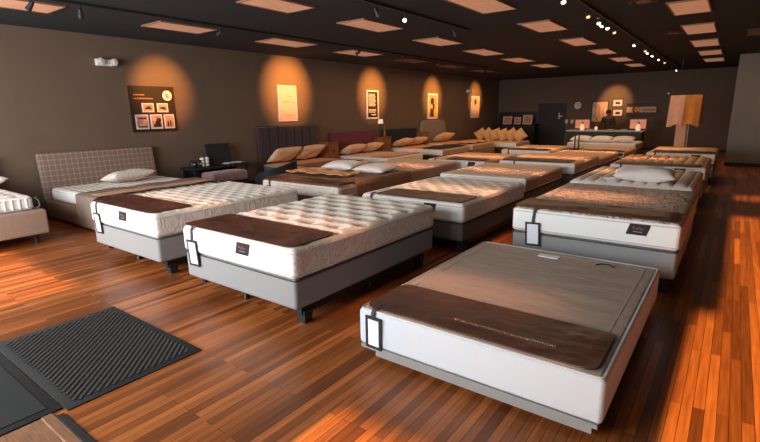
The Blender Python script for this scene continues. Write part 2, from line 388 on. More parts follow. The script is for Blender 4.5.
for i, (x, y, wx, ly, lit) in enumerate(TROFFERS):  # lit marks the panels with the stronger put-in reflected glow
    col = {-7: 'along the picture wall', -5: 'over the small-tufted bed column', -3: 'over the middle bed column', -2: 'over the middle bed column', 0: 'over the bare box spring column', 1: 'by the grey partition wall'}
    k = round(x) if x > -2 else math.ceil(x)
    if -1 <= x < 0: k = 0
    if x > 0: k = 1
    rank = sorted([t[1] for t in TROFFERS if abs(t[0]-x) < .5]).index(y)
    t = thing('ceiling_light', (x, y, CZ), '%s ceiling light panel, %s from the entrance %s' % ('unlit orange-reflecting' if lit else 'dim', ['first', 'second', 'third', 'fourth', 'fifth', 'sixth', 'seventh'][rank], col[k]), 'ceiling light', 'ceiling light panels')
    a, b = x-wx/2, x+wx/2; c, e = y-ly/2, y+ly/2
    m = MB(); m.box(a-.02, a, c-.02, e+.02, CZ-.02, CZ); m.box(b, b+.02, c-.02, e+.02, CZ-.02, CZ); m.box(a, b, c-.02, c, CZ-.02, CZ); m.box(a, b, e, e+.02, CZ-.02, CZ)
    m.build('frame', M['tframe'] if lit else M['black'], t, smooth=False)
    MB().rbox(a, b, c, e, CZ-.014, CZ-.001, .004, seg=1).build('diffuser', M['lens'] if lit else M['lensdim'], t, smooth=False)

def track(x, y0, y1, label):
    t = thing('lighting_track', (x, (y0+y1)/2, CZ), label, 'lighting track', 'ceiling lighting tracks')
    MB().box(x-.018, x+.018, y0, y1, CZ-.035, CZ).build('rail', M['black'], t, smooth=False)
    MB().box(x-.03, x+.03, y0-.1, y0, CZ-.045, CZ).build('feed_box', M['black'], t, smooth=False)
track(-1.88, 5.9, 20.4, 'long black lighting track above the bed with the single pillow')
track(-6.95, 1.9, 15.4, 'long black lighting track facing the picture wall')
track(-4.05, 5.0, 8.2, 'short black lighting track above the middle column of beds')

def head(x, y, aim, label, lit=1, group='track spotlights'):
    """a can spotlight hanging from its track, its mouth towards aim"""
    p = Vector((x, y, CZ-.13)); dirv = (Vector(aim)-p).normalized()
    t = thing('track_spotlight', (x, y, CZ-.035), label, 'spotlight', group)
    MB().tube([(x, y, CZ-.036), (x, y, CZ-.12)], .008, 8).build('stem', M['black'], t)
    mx = dirv.to_track_quat('Z', 'Y').to_matrix().to_4x4()
    MB().lathe([(.01, -.06), (.022, -.056), (.027, -.016), (.034, .04), (.037, .058), (.032, .058), (.028, .042), (.0001, .04)], p, 14, mx=mx).build('housing', M['black'], t)
    MB().lathe([(.026, .043), (.024, .05), (.014, .055), (.0001, .056)], p, 12, mx=mx).build('lamp', M['bulb'] if lit else M['bulbdim'], t)
HEADS = []
for y, l in ((6.3, 1), (7.5, 0), (8.15, 1), (8.45, 1), (8.75, 1), (9.3, 0), (11.4, 1), (12.7, 0), (13.2, 1), (14.0, 1), (15.2, 1), (16.3, 0), (19.8, 1)):
    HEADS.append((-1.88, y, (-1.6 + (.7 if int(y*10) % 2 else -.9), y-1.6, .6), l))
for i, (x, y, aim, l) in enumerate(HEADS):
    head(x, y, aim, 'small black spotlight, %s from the entrance on the longest ceiling track' % ['first', 'second', 'third', 'fourth', 'fifth', 'sixth', 'seventh', 'eighth', 'ninth', 'tenth', 'eleventh', 'twelfth', 'thirteenth'][i], l)
PICS = [(5.03, 1.9, 'the dark photo board'), (8.6, 2.02, 'the blush poster'), (12.2, 2.0, 'the black text poster'), (15.95, 1.95, 'the framed figure print'), (19.65, 1.95, 'the narrow blush print')]
for y, z, n in PICS:
    head(-6.95, min(y-.05, 15.2) if y < 16 else 15.3, (WX, y, z), 'small black track spotlight aimed at '+n, 0)
head(-6.95, 2.35, (-8.5, 1.2, .6), 'black spotlight under the light panel at the corner above the taupe bed', 0)
head(-6.95, 2.9, (-8.6, 3.6, .6), 'black spotlight on the wall track aimed at the plaid bed', 0)
head(-6.95, 10.3, (-8.6, 11, .6), 'black spotlight on the wall track aimed at the magenta bed', 1)
head(-6.95, 13.2, (-8.6, 13.5, .6), 'black spotlight on the wall track aimed at the teal bed', 1)
head(-4.05, 5.4, (-3.4, 6.4, .6), 'black spotlight on the short track, first of three', 1)
head(-4.05, 6.07, (-1.5, 2.2, 1.3), 'bright glowing spotlight on the short track turned to the entrance', 1)
head(-4.05, 7.6, (-3.5, 8.8, .6), 'black spotlight at the far end of the short track', 0)
# round recessed vents
for (x, y, n) in ((-1.22, 7.75, 'beside the long track'), (-1.2, 11.3, 'between the long track and the partition wall')):
    t = thing('ceiling_vent', (x, y, CZ), 'faint brown round ceiling vent %s' % n, 'ceiling vent', 'round ceiling vents')
    MB().lathe([(.2, 0), (.2, -.012), (.15, -.02), (.14, -.01)], (x, y, CZ), 24).build('ring', M['black'], t)
    MB().lathe([(.1, -.001), (.1, -.02), (.02, -.028)], (x, y, CZ), 24).build('cone', M['lensdim'], t)

# ------------------------------------------------------------------ beds: building blocks
TUFT = {'deep': (.33, .185, .082, .055, .062), 'small': (.25, .125, .088, .034, .04), 'medium': (.24, .15, .05, .045, .036), 'fine': (.17, .1, .045, .032, .03), 'soft': (.15, .075, .036, .024, .018)}
def tuft_and_shade(kind, x0, x1, y0, y1, flat=None):
    """height of the quilted top, plus the shade painted into its dips; flat = (xa, xb, yb) where a protector presses it down"""
    def edge(x, y):
        e = min(x-x0, x1-x, y-y0, y1-y); return max(0, min(1, (e-.02)/.07))
    def dimple(u, v):
        sx, sy, rx, ry, A = TUFT[kind]; j = round(v/sy); best = 9
        for jj in (j-1, j, j+1):
            off = (jj % 2)*sx/2; i = round((u-off)/sx)
            best = min(best, ((u-off-i*sx)/rx)**2+((v-jj*sy)/ry)**2)
        return math.exp(-best)
    def press(x, y):
        if not flat: return 1
        xa, xb, yb = flat
        d = max(xa-x, x-xb, y-yb); return .22+.78*max(0, min(1, (d+.01)/.09))
    def f(x, y):
        u, v = x-x0, y-y0; e = edge(x, y)*press(x, y)
        if kind in TUFT:
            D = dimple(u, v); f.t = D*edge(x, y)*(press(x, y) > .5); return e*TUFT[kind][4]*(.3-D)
        f.t = 0
        if kind == 'rib':
            q = abs(sin(pi*u/.16)); f.t = max(0, 1-q*2.2)*edge(x, y)*.8; return e*.036*q**.6  # grooves between ribs get painted shade too
        return e*(.012+.01*noise.noise(Vector((x*3, y*3, 1))))
    f.t = 0
    return f
RES = {'deep': (64, 84), 'small': (72, 96), 'fine': (72, 96), 'medium': (64, 80), 'rib': (84, 12), 'soft': (76, 96), 'flat': (14, 16)}

def mattress(x0, x1, y0, y1, z0, z1, kind, label, group, side='cream_side', foot='white', top='whitetop', patch=.68, r=.05, name='mattress', pipes=True, flat=None):
    cx, cy = (x0+x1)/2, (y0+y1)/2
    o = bpy.data.objects.new(name, None); COL.objects.link(o); o.location = (cx, cy, z0); tag(o, label, 'mattress', group)
    nx, ny = RES[kind]; nx = int(nx*(x1-x0)/1.5) if kind != 'rib' else nx
    f = tuft_and_shade(kind, x0, x1, y0, y1, flat)
    mb = MB().rbox(x0, x1, y0, y1, z0, z1, r, nx, ny, 3, top=f, mi=(0, 1, 2))
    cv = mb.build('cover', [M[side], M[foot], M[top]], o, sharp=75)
    at_ = cv.data.attributes.new('tuft_and_shade', 'FLOAT', 'POINT')
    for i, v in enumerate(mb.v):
        if v[2] > z1-.02: f(v[0], v[1]); at_.data[i].value = f.t  # weight of the painted shade at each dip
    if pipes:
        MB().tube(rect_loop(x0+.004, x1-.004, y0+.004, y1-.004, z1-r*.75, r), .0065, 6, True).build('piping', M['piping'], o)
        MB().tube(rect_loop(x0+.004, x1-.004, y0+.004, y1-.004, z0+r*.75, r), .0065, 6, True).build('piping', M['piping'], o)
    if patch:
        px = x0+(x1-x0)*patch; zm = z0+(z1-z0)*.66; h = .052 if z1-z0 > .2 else .04
        pb = MB().rbox(px-.085, px+.085, y0-.006, y0+.004, zm-h, zm+h, .003, seg=1, warp=lambda p_: Vector((p_.x+(p_.z-zm)*.3, p_.y, p_.z))).build('brand_label', M['patch'], o, smooth=False)
        q = MB()
        for i in range(7):   # the little illegible red script on the label
            a = px-.045+i*.013; q.box(a, a+.009, y0-.008, y0-.006, zm+.002+.006*sin(i*2), zm+.018+.008*cos(i*1.7))
        q.build('logo', M['patchred'], pb, smooth=False)
        MB().box(px-.04, px+.035, y0-.008, y0-.006, zm-.024, zm-.018).build('logo_line', M['patchwhite'], pb, smooth=False)
    return o

def foundation(x0, x1, y0, y1, z0, z1, label, group, m='grayfab', r=.03):
    o = bpy.data.objects.new('box_spring', None); COL.objects.link(o); o.location = ((x0+x1)/2, (y0+y1)/2, z0); tag(o, label, 'box spring', group)
    MB().rbox(x0, x1, y0, y1, z0, z1, r, 4, 4, 3).build('cover', M[m], o)
    MB().tube(rect_loop(x0+.003, x1-.003, y0+.003, y1-.003, z1-.008, r), .006, 6, True).build('piping', M['pipedark'], o)
    return o

def bed_frame(x0, x1, y0, y1, z, label, group, inset=.07):
    o = bpy.data.objects.new('bed_frame', None); COL.objects.link(o); o.location = ((x0+x1)/2, (y0+y1)/2, 0); tag(o, label, 'bed frame', group)
    a, b, c, d = x0+inset, x1-inset, y0+.12, y1-.12
    MB().box(a, a+.05, c, d, z-.085, z).build('side_rail', M['steel'], o, smooth=False)
    MB().box(b-.05, b, c, d, z-.085, z).build('side_rail', M['steel'], o, smooth=False)
    m = MB()
    for y in (c, (c+d)/2-.025, d-.05): m.box(a+.05, b-.05, y, y+.05, z-.05, z)
    m.build('cross_bar', M['steel'], o, smooth=False)
    for lx, ly, s in ((b-.03, c+.06, .05), (b-.03, d-.06, .045)):
        m = MB(); mx = Matrix.Translation((lx, ly, 0))
        n = len(m.v)
        for zz, k in ((0, .75), (z-.055, 1)):
            m.v += [(lx-s*k, ly-s*k, zz), (lx+s*k, ly-s*k, zz), (lx+s*k, ly+s*k, zz), (lx-s*k, ly+s*k, zz)]
        for q in ((3, 2, 1, 0), (4, 5, 6, 7), (0, 1, 5, 4), (1, 2, 6, 5), (2, 3, 7, 6), (3, 0, 4, 7)): m.f.append(tuple(n+i for i in q)); m.mi.append(0)
        m.build('leg', M['black'], o, smooth=False)
    for lx, ly in (((a+b)/2, (c+d)/2), (b-.04, (c+d)/2), (a+.04, (c+d)/2), (a+.03, c+.2), ((a+b)/2-.15, c+.1), (a+.03, d-.06)):
        MB().lathe([(.03, 0), (.03, .02), (.022, .03), (.022, z-.05)], (lx, ly, 0), 12).build('leg', M['steel'], o)
    return o

def protector(x0, x1, y0, y1, z, label, seed, rc=.07, f=None, name='foot_protector', m='brown', th=.007, amp=.02, lift=0):
    z += .008
    hx, hy = (x1-x0)/2, (y1-y0)/2; cx, cy = (x0+x1)/2, (y0+y1)/2
    def fn(u, v):
        a, b = (u*2-1)*hx, (v*2-1)*hy
        qa, qb = max(-hx+rc, min(hx-rc, a)), max(-hy+rc, min(hy-rc, b)); da, db = a-qa, b-qb
        if da and db:
            k = max(abs(da), abs(db))/math.hypot(da, db); a, b = qa+da*k, qb+db*k
        X, Y = cx+a, cy+b
        zz = z+amp*(noise.noise(Vector((X*3, Y*6, seed)))+.7*abs(noise.noise(Vector((X*6+3, Y*11+X*5, seed))))+.3*noise.noise(Vector((X*16, Y*19, seed))))
        e = min(hx-abs(u*2-1)*hx, hy-abs(v*2-1)*hy)
        w = min(1, e/.05)
        return (X, Y, max(z+th*.4, zz*w+(z+th*.6)*(1-w))+lift*min(1, (.012+e)/.1))
    return tag(MB().sheet(fn, 48, 22, th).build(name, M[m]), label, 'foot protector', 'brown foot protectors')

def price_tag(x, y, ztop, ztag, label, w=.155, h=.25, tilt=.03, back=.09):
    """white card in a dark sleeve on a strap that comes over the front edge; y = front face"""
    t = thing('price_tag', (x, y-.01, ztag-h), label, 'price tag', 'hanging price tags')
    m = MB()
    pts = [(x, y+back, ztop+.014), (x, y+.012, ztop+.012), (x, y-.008, ztop-.02), (x+tilt*.3, y-.01, ztag-.012)]
    for i in range(len(pts)-1):
        a, b = Vector(pts[i]), Vector(pts[i+1])
        dx = Vector((.014, 0, 0)); n = (b-a).cross(dx).normalized()*.003
        m.quad([a-dx+n, a+dx+n, b+dx+n, b-dx+n]); m.quad([a-dx-n, b-dx-n, b+dx-n, a+dx-n])
        m.quad([a-dx-n, a-dx+n, b-dx+n, b-dx-n]); m.quad([a+dx-n, b+dx-n, b+dx+n, a+dx+n])
    m.build('strap', M['pipedark'], t, smooth=False)
    mx = Matrix.Translation((x+tilt*.3, y-.014, ztag)) @ Matrix.Rotation(tilt, 4, 'Y') @ Matrix.Rotation(.04, 4, 'X')
    m = MB(); e = .02
    for bx in ((-w/2, w/2, -.005, .004, -.02, 0), (-w/2, w/2, -.005, .004, -h, -h+e), (-w/2, -w/2+e, -.005, .004, -h+e, -.02), (w/2-e, w/2, -.005, .004, -h+e, -.02)): m.box(*bx, mx=mx)
    m.build('sleeve', M['black'], t, smooth=False)
    c = MB().box(-w/2+e, w/2-e, -.003, .003, -h+e, -.02, mx=mx).build('card', M['card'], t, smooth=False)
    q = MB()
    for i in range(6):
        zz = -.05-i*.028; q.box(-w/2+e+.015, w/2-e-.02-(i % 3)*.018, -.0042, -.003, zz, zz+.007, mx=mx)
    q.build('print', M['cardink'], c, smooth=False)
    return t

def pillow(cx, cy, cz, w, d, h, label, m='pillow', rot=0., tilt=0., axis='X', group='bed pillows', name='pillow', crush=.25, roll=0.):
    mx = Matrix.Translation((cx, cy, cz)) @ Matrix.Rotation(rot, 4, 'Z') @ Matrix.Rotation(tilt, 4, axis) @ Matrix.Rotation(roll, 4, 'Z')
    def fn(side):
        def g(u, v):
            a, b = u*2-1, v*2-1
            k = (1-abs(a)**2.6)*(1-abs(b)**2.6)
            pin = 1-.09*(1-abs(b)**1.5)*0-.07*abs(a)**2*(1-abs(b)**2)
            pin2 = 1-.07*abs(b)**2*(1-abs(a)**2)
            z = side*h/2*max(0, k)**.5*(1+crush*noise.noise(Vector((a*1.6+cx, b*1.6+cy, side))))
            return mx @ Vector((a*w/2*pin2 if 0 else a*w/2*(1-.06*(1-a*a)*0-.06*abs(a)*(1-b*b)), b*d/2*(1-.06*abs(b)*(1-a*a)), z))
        return g
    m_ = MB(); n = 18
    for side in (1, -1):
        base = len(m_.v); g = fn(side)
        for i in range(n+1):
            for j in range(n+1): m_.v.append(tuple(g(i/n, j/n)))
        for i in range(n):
            for j in range(n):
                q = (base+i*(n+1)+j, base+(i+1)*(n+1)+j, base+(i+1)*(n+1)+j+1, base+i*(n+1)+j+1)
                m_.f.append(q if side > 0 else q[::-1]); m_.mi.append(0)
    import bmesh
    o = m_.build(name, M[m])
    bm = bmesh.new(); bm.from_mesh(o.data); bmesh.ops.remove_doubles(bm, verts=bm.verts, dist=.0008); bm.to_mesh(o.data); bm.free()
    return tag(o, label, 'pillow', group)

# ------------------------------------------------------------------ island beds (row by row from the entrance)
W, Lq = 1.53, 2.03
G1, G2, G3 = 'island mattresses', 'box springs under the island mattresses', 'black bed frames'
FLATW = .97
def island(x0, y0, zt, zm, zf, kind, where, w=W, l=Lq, mlabel=None, side='cream_side', foot='white', top='whitetop', patch=.68, fm='grayfab', prot=.5, tagx=.12, tagz=.12, seed=1, pw=(0.0, .97), r=.05, pm='brown'):
    x1, y1 = x0+w, y0+l
    flat = (x0+w*pw[0], x0+w*pw[1], y0+prot) if prot else None
    f = tuft_and_shade(kind, x0, x1, y0, y1, flat)
    mattress(x0, x1, y0, y1, zm, zt, kind, mlabel or 'mattress on '+where, G1, side, foot, top, patch, r, flat=flat)
    foundation(x0+.012, x1-.012, y0+.012, y1-.012, zf, zm, '%s box spring under %s' % ('grey' if fm == 'grayfab' else 'dark grey', where), G2, fm)
    bed_frame(x0, x1, y0, y1, zf, 'black metal frame with legs under '+where, G3)
    if prot:
        protector(x0+w*pw[0]+.012, x0+w*pw[1], y0+.012, y0+prot, zt+.002, 'brown protector on the foot of '+where, seed, m=pm, lift=.08*TUFT[kind][4]+.004 if kind in TUFT else (.012 if kind == 'rib' else .02))
    if tagx is not None:
        price_tag(x0+w*tagx, y0, zt, zt-tagz, 'sleeved price card hanging on '+where, tilt=random.uniform(-.05, .05), h=min(.25, zt-tagz-zf+.02))

# front row
island(-6.2, 2.36, .682, .43, .16, 'small', 'the small-tufted bed beside the plaid bed', mlabel='white small-tufted mattress between the plaid bed and the deep-tufted mattress', patch=.55, seed=2, tagx=.13, pw=(0, .93), prot=.52)
island(-4.09, 2.31, .672, .42, .17, 'deep', 'the deep-tufted bed behind the ribbed mat', l=2.12, mlabel='white deep-tufted mattress standing behind the ribbed black mat', patch=.6, seed=3, tagx=.12, pw=(0, .97), prot=.55)
# the bare box spring
x0, x1, y0, y1, zb, zt = -1.925, -.355, 2.3, 4.34, .115, .374
o = bpy.data.objects.new('box_spring', None); COL.objects.link(o); o.location = ((x0+x1)/2, (y0+y1)/2, zb); tag(o, 'bare pale grey box spring with taupe top and no mattress', 'box spring', 'box springs')
MB().rbox(x0, x1, y0, y1, zb, zt-.002, .028, 4, 4, 3).build('cover', M['tweed'], o)
def taupe_top(x, y): return .004*noise.noise(Vector((x*2.5, y*9, 3)))+.003*noise.noise(Vector((x*6, y*20, 5)))
MB().rbox(x0+.03, x1-.03, y0+.03, y1-.03, zt-.012, zt+.004, .005, 40, 60, 1, top=taupe_top, seg=2).build('top_sheet', M['taupe'], o, sharp=70)
MB().tube(rect_loop(x0+.014, x1-.014, y0+.014, y1-.014, zt-.001, .03), .007, 6, True).build('piping', M['piping'], o)
MB().tube(rect_loop(x0+.1, x1-.1, y0+.1, y1-.1, zt+.003, .03), .004, 5, True).build('seam', M['taupe'], o)
MB().box(x0+.62, x0+.8, y1-.22, y1-.14, zt+.004, zt+.011).build('care_label', M['card'], o, smooth=False)
MB().tube([(x1-.46, y1-.2, zt+.006), (x1-.42, y1-.17, zt+.016), (x1-.36, y1-.17, zt+.018), (x1-.31, y1-.2, zt+.006)], .006, 6).build('pull_strap', M['steel'], o)
MB().box(x0+.02, x1-.02, y0-.004, y0+.01, zb-.02, zb+.004).build('bottom_trim', M['grayfab'], o, smooth=False)
t = thing('bed_frame', ((x0+x1)/2, (y0+y1)/2, 0), 'low pale frame with legs under the bare box spring', 'bed frame', G3)
for q, n in (((x0+.12, x1-.05, y0+.03, y0+.075, .035, .094), 'front_rail'), ((x0+.05, x1-.05, y1-.08, y1-.04, .035, .114), 'back_rail'), ((x0+.03, x0+.07, y0+.08, y1-.08, .035, .114), 'side_rail'), ((x1-.07, x1-.03, y0+.08, y1-.08, .035, .114), 'side_rail')):
    MB().box(*q).build(n, M['grayfab'], t, smooth=False)
for lx, ly in ((x0+.1, y0+.13), (x1-.1, y0+.13), (x0+.1, y1-.12), (x1-.1, y1-.12)):
    MB().lathe([(.03, 0), (.034, .01), (.03, .036)], (lx, ly, 0), 12).build('leg', M['black'], t)
p = protector(x0+.03, x1-.055, y0+.035, y0+.53, zt+.006, 'crumpled brown vinyl protector on the bare box spring', 11, amp=.016, f=None)
q = MB(); rr = random.Random(5); pts = []
for i in range(150):   # the illegible stitched line of lettering
    a = x0+.66+i*.0042; pts.append((a, y0+.15+.02*sin(i*1.9)*(.4+.6*rr.random()), zt+.034+.006*noise.noise(Vector((a*4, 2, 1)))))
q.tube(pts, .0034, 4).build('stitched_lettering', M['brownseam'], p)
price_tag(x0+.13, y0, zt+.006, zt-.03, 'white price card in dark sleeve hanging on the bare box spring', tilt=.03, h=.235, w=.13)

# second row
XB = -6.46
o = mattress(XB, -4.68, 5.2, 7.22, .38, .6, 'flat', 'low king mattress under a brown cover, white pillows at its head', G1, 'tan_side', 'cream_side', 'browncov', None, r=.07)
foundation(XB+.02, -4.7, 5.22, 7.2, .13, .38, 'dark grey box spring under the brown-covered king bed', G2, 'darkgray')
bed_frame(XB, -4.68, 5.2, 7.22, .13, 'black metal frame with legs under the brown-covered king bed', G3)
def cov(u, v):      # bedspread: over the top and down the two long sides
    wd = 1.78; s = u*(wd+.5)-.25; y = 5.62+v*1.58
    wob = .012*noise.noise(Vector((u*9, v*7, 2)))
    if s < 0: return (XB-.014-wob*.5, y, .61+s*1.05)
    if s > wd: return (-4.68+.014+wob*.5, y, .61-(s-wd)*1.05)
    return (XB+s, y, .622+wob+.006)
tag(MB().sheet(cov, 60, 30, .008).build('bedspread', M['browncov']), 'brown woven bedspread over the king bed with white pillows', 'bedspread')
protector(XB+.02, -4.72, 5.215, 5.66, .612, 'brown vinyl protector across the foot of the brown-covered king bed', 21, amp=.004)
price_tag(XB+.22, 5.2, .6, .5, 'dark strap and price card on the brown-covered king bed', h=.2)
pillow(-6.02, 6.85, .70, .72, .5, .17, 'puffy white pillow at the head of the brown-covered king bed, beside the flat boxed one', rot=.1, tilt=.12)
pillow(-5.2, 6.8, .69, .74, .5, .14, 'flat white pillow with a pink-striped edge on the brown-covered king bed', rot=-.05, tilt=.1)

def throw(x0, x1, yfn, z, label, m, seed, n=(40, 20), amp=.018, name='throw'):
    def fn(u, v):
        x = x0+u*(x1-x0); a, b = yfn(u); y = a+v*(b-a)
        return (x, y, z+amp*(1+noise.noise(Vector((x*5, y*6, seed)))))
    return tag(MB().sheet(fn, n[0], n[1], .008).build(name, M[m]), label, 'throw')
throw(-6.4, -5.05, lambda u: (5.72+.05*sin(u*9), 6.2+.1*sin(u*7)), .64, 'crumpled apricot throw across the foot of the brown-covered king bed', 'orangecov', 4, amp=.05)

island(-3.95, 4.84, .625, .385, .165, 'medium', 'the white bed behind the deep-tufted one', mlabel='white soft-tufted mattress directly behind the deep-tufted mattress', fm='darkgray', seed=5, patch=.7, tagx=.12, tagz=.3, pw=(.14, .97), prot=.52)
island(-1.79, 4.71, .69, .43, .17, 'flat', 'the swirl-quilted bed behind the bare box spring', mlabel='white mattress with a swirl-quilted top behind the bare box spring', top='swirltop', side='tan_side', w=1.53, seed=6, patch=.78, tagx=.16, tagz=.14, prot=.47)

# third row
island(-6.4, 7.36, .6, .36, .15, 'soft', 'the blush-quilted bed behind the two white pillows', side='tan_side', top='pinktop', mlabel='blush quilted mattress behind the two white pillows', fm='darkgray', prot=0, tagx=None, patch=None)
island(-4.18, 7.36, .61, .37, .15, 'fine', 'the fine-tufted bed in the third row', side='tan_side', top='pinktop', w=1.6, mlabel='white-edged fine-tufted mattress two beds behind the deep-tufted one', fm='darkgray', prot=0, tagx=None, patch=None)
island(-1.84, 7.02, .68, .44, .16, 'rib', 'the ribbed bed with a single pillow', side='tan_side', top='whitetop', w=1.52, mlabel='ribbed mattress with a single pillow on it', prot=0, tagx=None, patch=None)
pillow(-.92, 7.3, .80, .75, .45, .2, 'single white pillow with an orange glow on the ribbed mattress', rot=.06, tilt=.1)
t = thing('leaflet', (-1.3, 7.22, .715), 'white folded leaflet beside the single pillow on the ribbed mattress', 'leaflet')
MB().box(-.09, .09, -.1, 0, 0, .004, mx=Matrix.Translation((-1.38, 7.25, .722)) @ Matrix.Rotation(.5, 4, 'X') @ Matrix.Rotation(.3, 4, 'Z')).build('front_page', M['card'], t, smooth=False)
MB().box(-.09, .09, 0, .1, 0, .004, mx=Matrix.Translation((-1.38, 7.25, .722)) @ Matrix.Rotation(-.3, 4, 'X') @ Matrix.Rotation(.3, 4, 'Z')).build('back_page', M['card'], t, smooth=False)

# fourth row
island(-5.78, 9.62, .6, .38, .15, 'flat', 'the black-labelled bed facing the teal headboard', side='tan_side', top='tan_top', w=1.46, mlabel='tan-topped mattress with black label in front of the teal headboard bed', fm='darkgray', prot=.4, pw=(.3, .98), seed=31, pm='browndark', tagx=.14, patch=.78, r=.04)
island(-4.0, 9.62, .65, .42, .15, 'flat', 'the tan-topped bed behind the fine-tufted one', side='tan_side', top='tan_top', w=1.58, mlabel='tan-topped mattress right behind the fine-tufted one', fm='darkgray', seed=32, pm='browndark', pw=(.02, .93), tagx=.22, patch=None, prot=.48)
island(-1.8, 9.55, .69, .45, .16, 'rib', 'the ribbed bed with brown protector behind the single pillow', side='tan_side', top='tan_top', w=1.5, mlabel='ribbed tan mattress with a brown protector, behind the single pillow', seed=33, pm='browndark', pw=(.05, .95), prot=.36, tagx=.13, tagz=.14, patch=.74)
# fifth row
island(-5.35, 13.0, .6, .4, .15, 'flat', 'the white-faced bed in front of the tan pillow row', side='tan_side', top='tan_top', w=1.4, mlabel='white-faced tan-topped mattress in front of the row of tan pillows', fm='darkgray', seed=34, pm='browndark', pw=(.1, .95), tagx=.16, patch=None, prot=.35)
island(-3.9, 11.98, .56, .37, .15, 'flat', 'the low plain tan bed before the sales counter', side='tan_side', foot='tan_side', top='tan_top', w=1.47, mlabel='low plain tan mattress without any label in the middle column', fm='darkgray', prot=0, tagx=None, patch=None)
island(-1.6, 12.5, .69, .45, .16, 'flat', 'the tan bed at the foot of the draped display', side='tan_side', top='tan_top', w=1.34, mlabel='tan-topped mattress with label in front of the draped display post', seed=35, pm='browndark', pw=(.08, .98), prot=.4, tagx=.14, tagz=.12, patch=.72)
# sixth row
island(-3.62, 14.15, .53, .35, .15, 'flat', 'the white-faced bed before the sales counter', side='tan_side', top='tan_top', w=1.3, mlabel='white-faced tan-topped mattress just before the pillow-laden bed at the counter', fm='darkgray', seed=36, pm='browndark', pw=(.1, .97), prot=.4, tagx=.17, patch=.9)
# bed by the counter with long pale pillows
island(-4.55, 16.75, .6, .38, .15, 'flat', 'the bed along the sales counter', side='tan_side', foot='cream_side', top='whitetop', w=2.1, l=1.5, mlabel='pale mattress set along the front of the sales counter', prot=0, tagx=None, patch=None, fm='darkgray')
for i, (x, mm) in enumerate(((-4.15, 'pillow'), (-3.5, 'pillow'), (-2.85, 'pillowpat'))):
    pillow(x, 17.0, .72, .66, .42, .18, ['white pillow at the door end of the bed by the sales counter', 'white middle pillow on the bed by the sales counter', 'blush pillow at the partition end of the bed by the counter'][i], mm, rot=random.uniform(-.1, .1), tilt=.2)
t = thing('floor_sign', (-4.15, 16.45, 0), 'thin black double-post stand in front of the bed by the counter', 'stand')
for dx in (-.06, .06): MB().tube([(-4.15+dx, 16.45, .015), (-4.15+dx, 16.45, .88)], .022, 8).build('post', M['black'], t)
MB().rbox(-4.3, -4.0, 16.35, 16.55, 0, .02, .008).build('base', M['black'], t)

# ------------------------------------------------------------------ beds with headboards along the left wall
def wall_bed(y0, y1, xf, zb, base, name_label, zlow=.0, legs=True):
    xh = WX+.14
    t = thing('upholstered_bed', (xh, (y0+y1)/2, 0), name_label, 'bed', 'headboard beds along the picture wall')
    MB().rbox(xh, xf, y0, y1, zlow, zb, .03).build('platform', M[base], t)
    if legs:
        for x in (xh+.12, xf-.14):
            for y in (y0+.14, y1-.14): MB().lathe([(.026, 0), (.036, max(.02, zlow))], (x, y, 0), 10).build('leg', M['black'], t)
    return t
def wall_mattress(y0, y1, xa, xf, z0, z1, kind, label, top='whitetop', side='white', foot='white', r=.05):
    return mattress(xa, xf, y0, y1, z0, z1, kind, label, 'mattresses of the headboard beds', side, foot, top, None, r)
def headboard(t, y0, y1, z0, z1, m, thick=.1, lean=0., corner=.03, channels=0, side=None):
    def warp(p):
        p = p.copy(); p.x += (z0-p.z)*lean; return p
    x0 = WX+.02+lean*(z1-z0)
    if corner > .06:    # round-cornered slab
        m_ = MB(); prof = []
        for cy, a0 in ((y1-corner, 0), (y0+corner, 90)):
            for i in range(11):
                a = R(a0+9*i); prof.append((cy+corner*cos(a), z1-corner+corner*sin(a)))
        prof += [(y0, z0), (y1, z0)]
        n = len(prof)
        for sc, x in ((1, x0), (1, x0+thick-.03), (.97, x0+thick)):
            cy, cz = (y0+y1)/2, (z0+z1)/2
            for y, z in prof: m_.v.append((x, cy+(y-cy)*sc, cz+(z-cz)*sc))
        for l in range(2):
            for i in range(n): m_.f.append((l*n+i, l*n+(i+1) % n, (l+1)*n+(i+1) % n, (l+1)*n+i)); m_.mi.append(0)
        m_.f.append(tuple(range(2*n, 3*n))); m_.mi.append(0); m_.f.append(tuple(reversed(range(n)))); m_.mi.append(0)
        return m_.build('headboard', M[m], t)
    if channels:
        o = MB().rbox(x0, x0+thick*.6, y0, y1, z0, z1, .03, warp=warp).build('headboard', M[side or m], t)
        dy = (y1-y0-.04)/channels
        for i in range(channels): MB().rbox(x0+thick*.4, x0+thick*1.15, y0+.02+i*dy+.003, y0+.02+(i+1)*dy-.003, z0+.02, z1-.02, .03).build('channel', M[m], o)
        return o
    return MB().rbox(x0, x0+thick, y0, y1, z0, z1, corner, 4, 6, 4, warp=warp).build('headboard', M[m], t)

# taupe bed at the frame edge
t = wall_bed(.3, 2.28, -7.38, .47, 'taupebase', 'taupe upholstered platform bed with low footboard beside the plaid bed', .14)
headboard(t, .3, 2.28, .3, 1.1, 'taupebase')
o = wall_mattress(.38, 2.18, WX+.28, -7.5, .47, .66, 'medium', 'printed white mattress with ribbed border on the taupe bed', top='pillowpat')
m = MB()
for i in range(22):
    y = .42+i*.08; m.tube([(-7.497, y, .50), (-7.497, y, .63)], .012, 6)
m.build('border_ribs', M['pillow'], o)
tag(MB().tube([(-7.6, 2.19, .6), (-7.58, 2.23, .62), (-7.53, 2.25, .58), (-7.51, 2.25, .52), (-7.53, 2.23, .49), (-7.56, 2.2, .48)], .009, 6).build('cord', M['cordteal']), 'grey cord looped at the corner of the taupe bed mattress', 'cord')
pillow(-8.72, 1.84, .79, .5, .76, .2, 'white pillow on the printed mattress of the taupe bed', tilt=-.12, axis='Y')


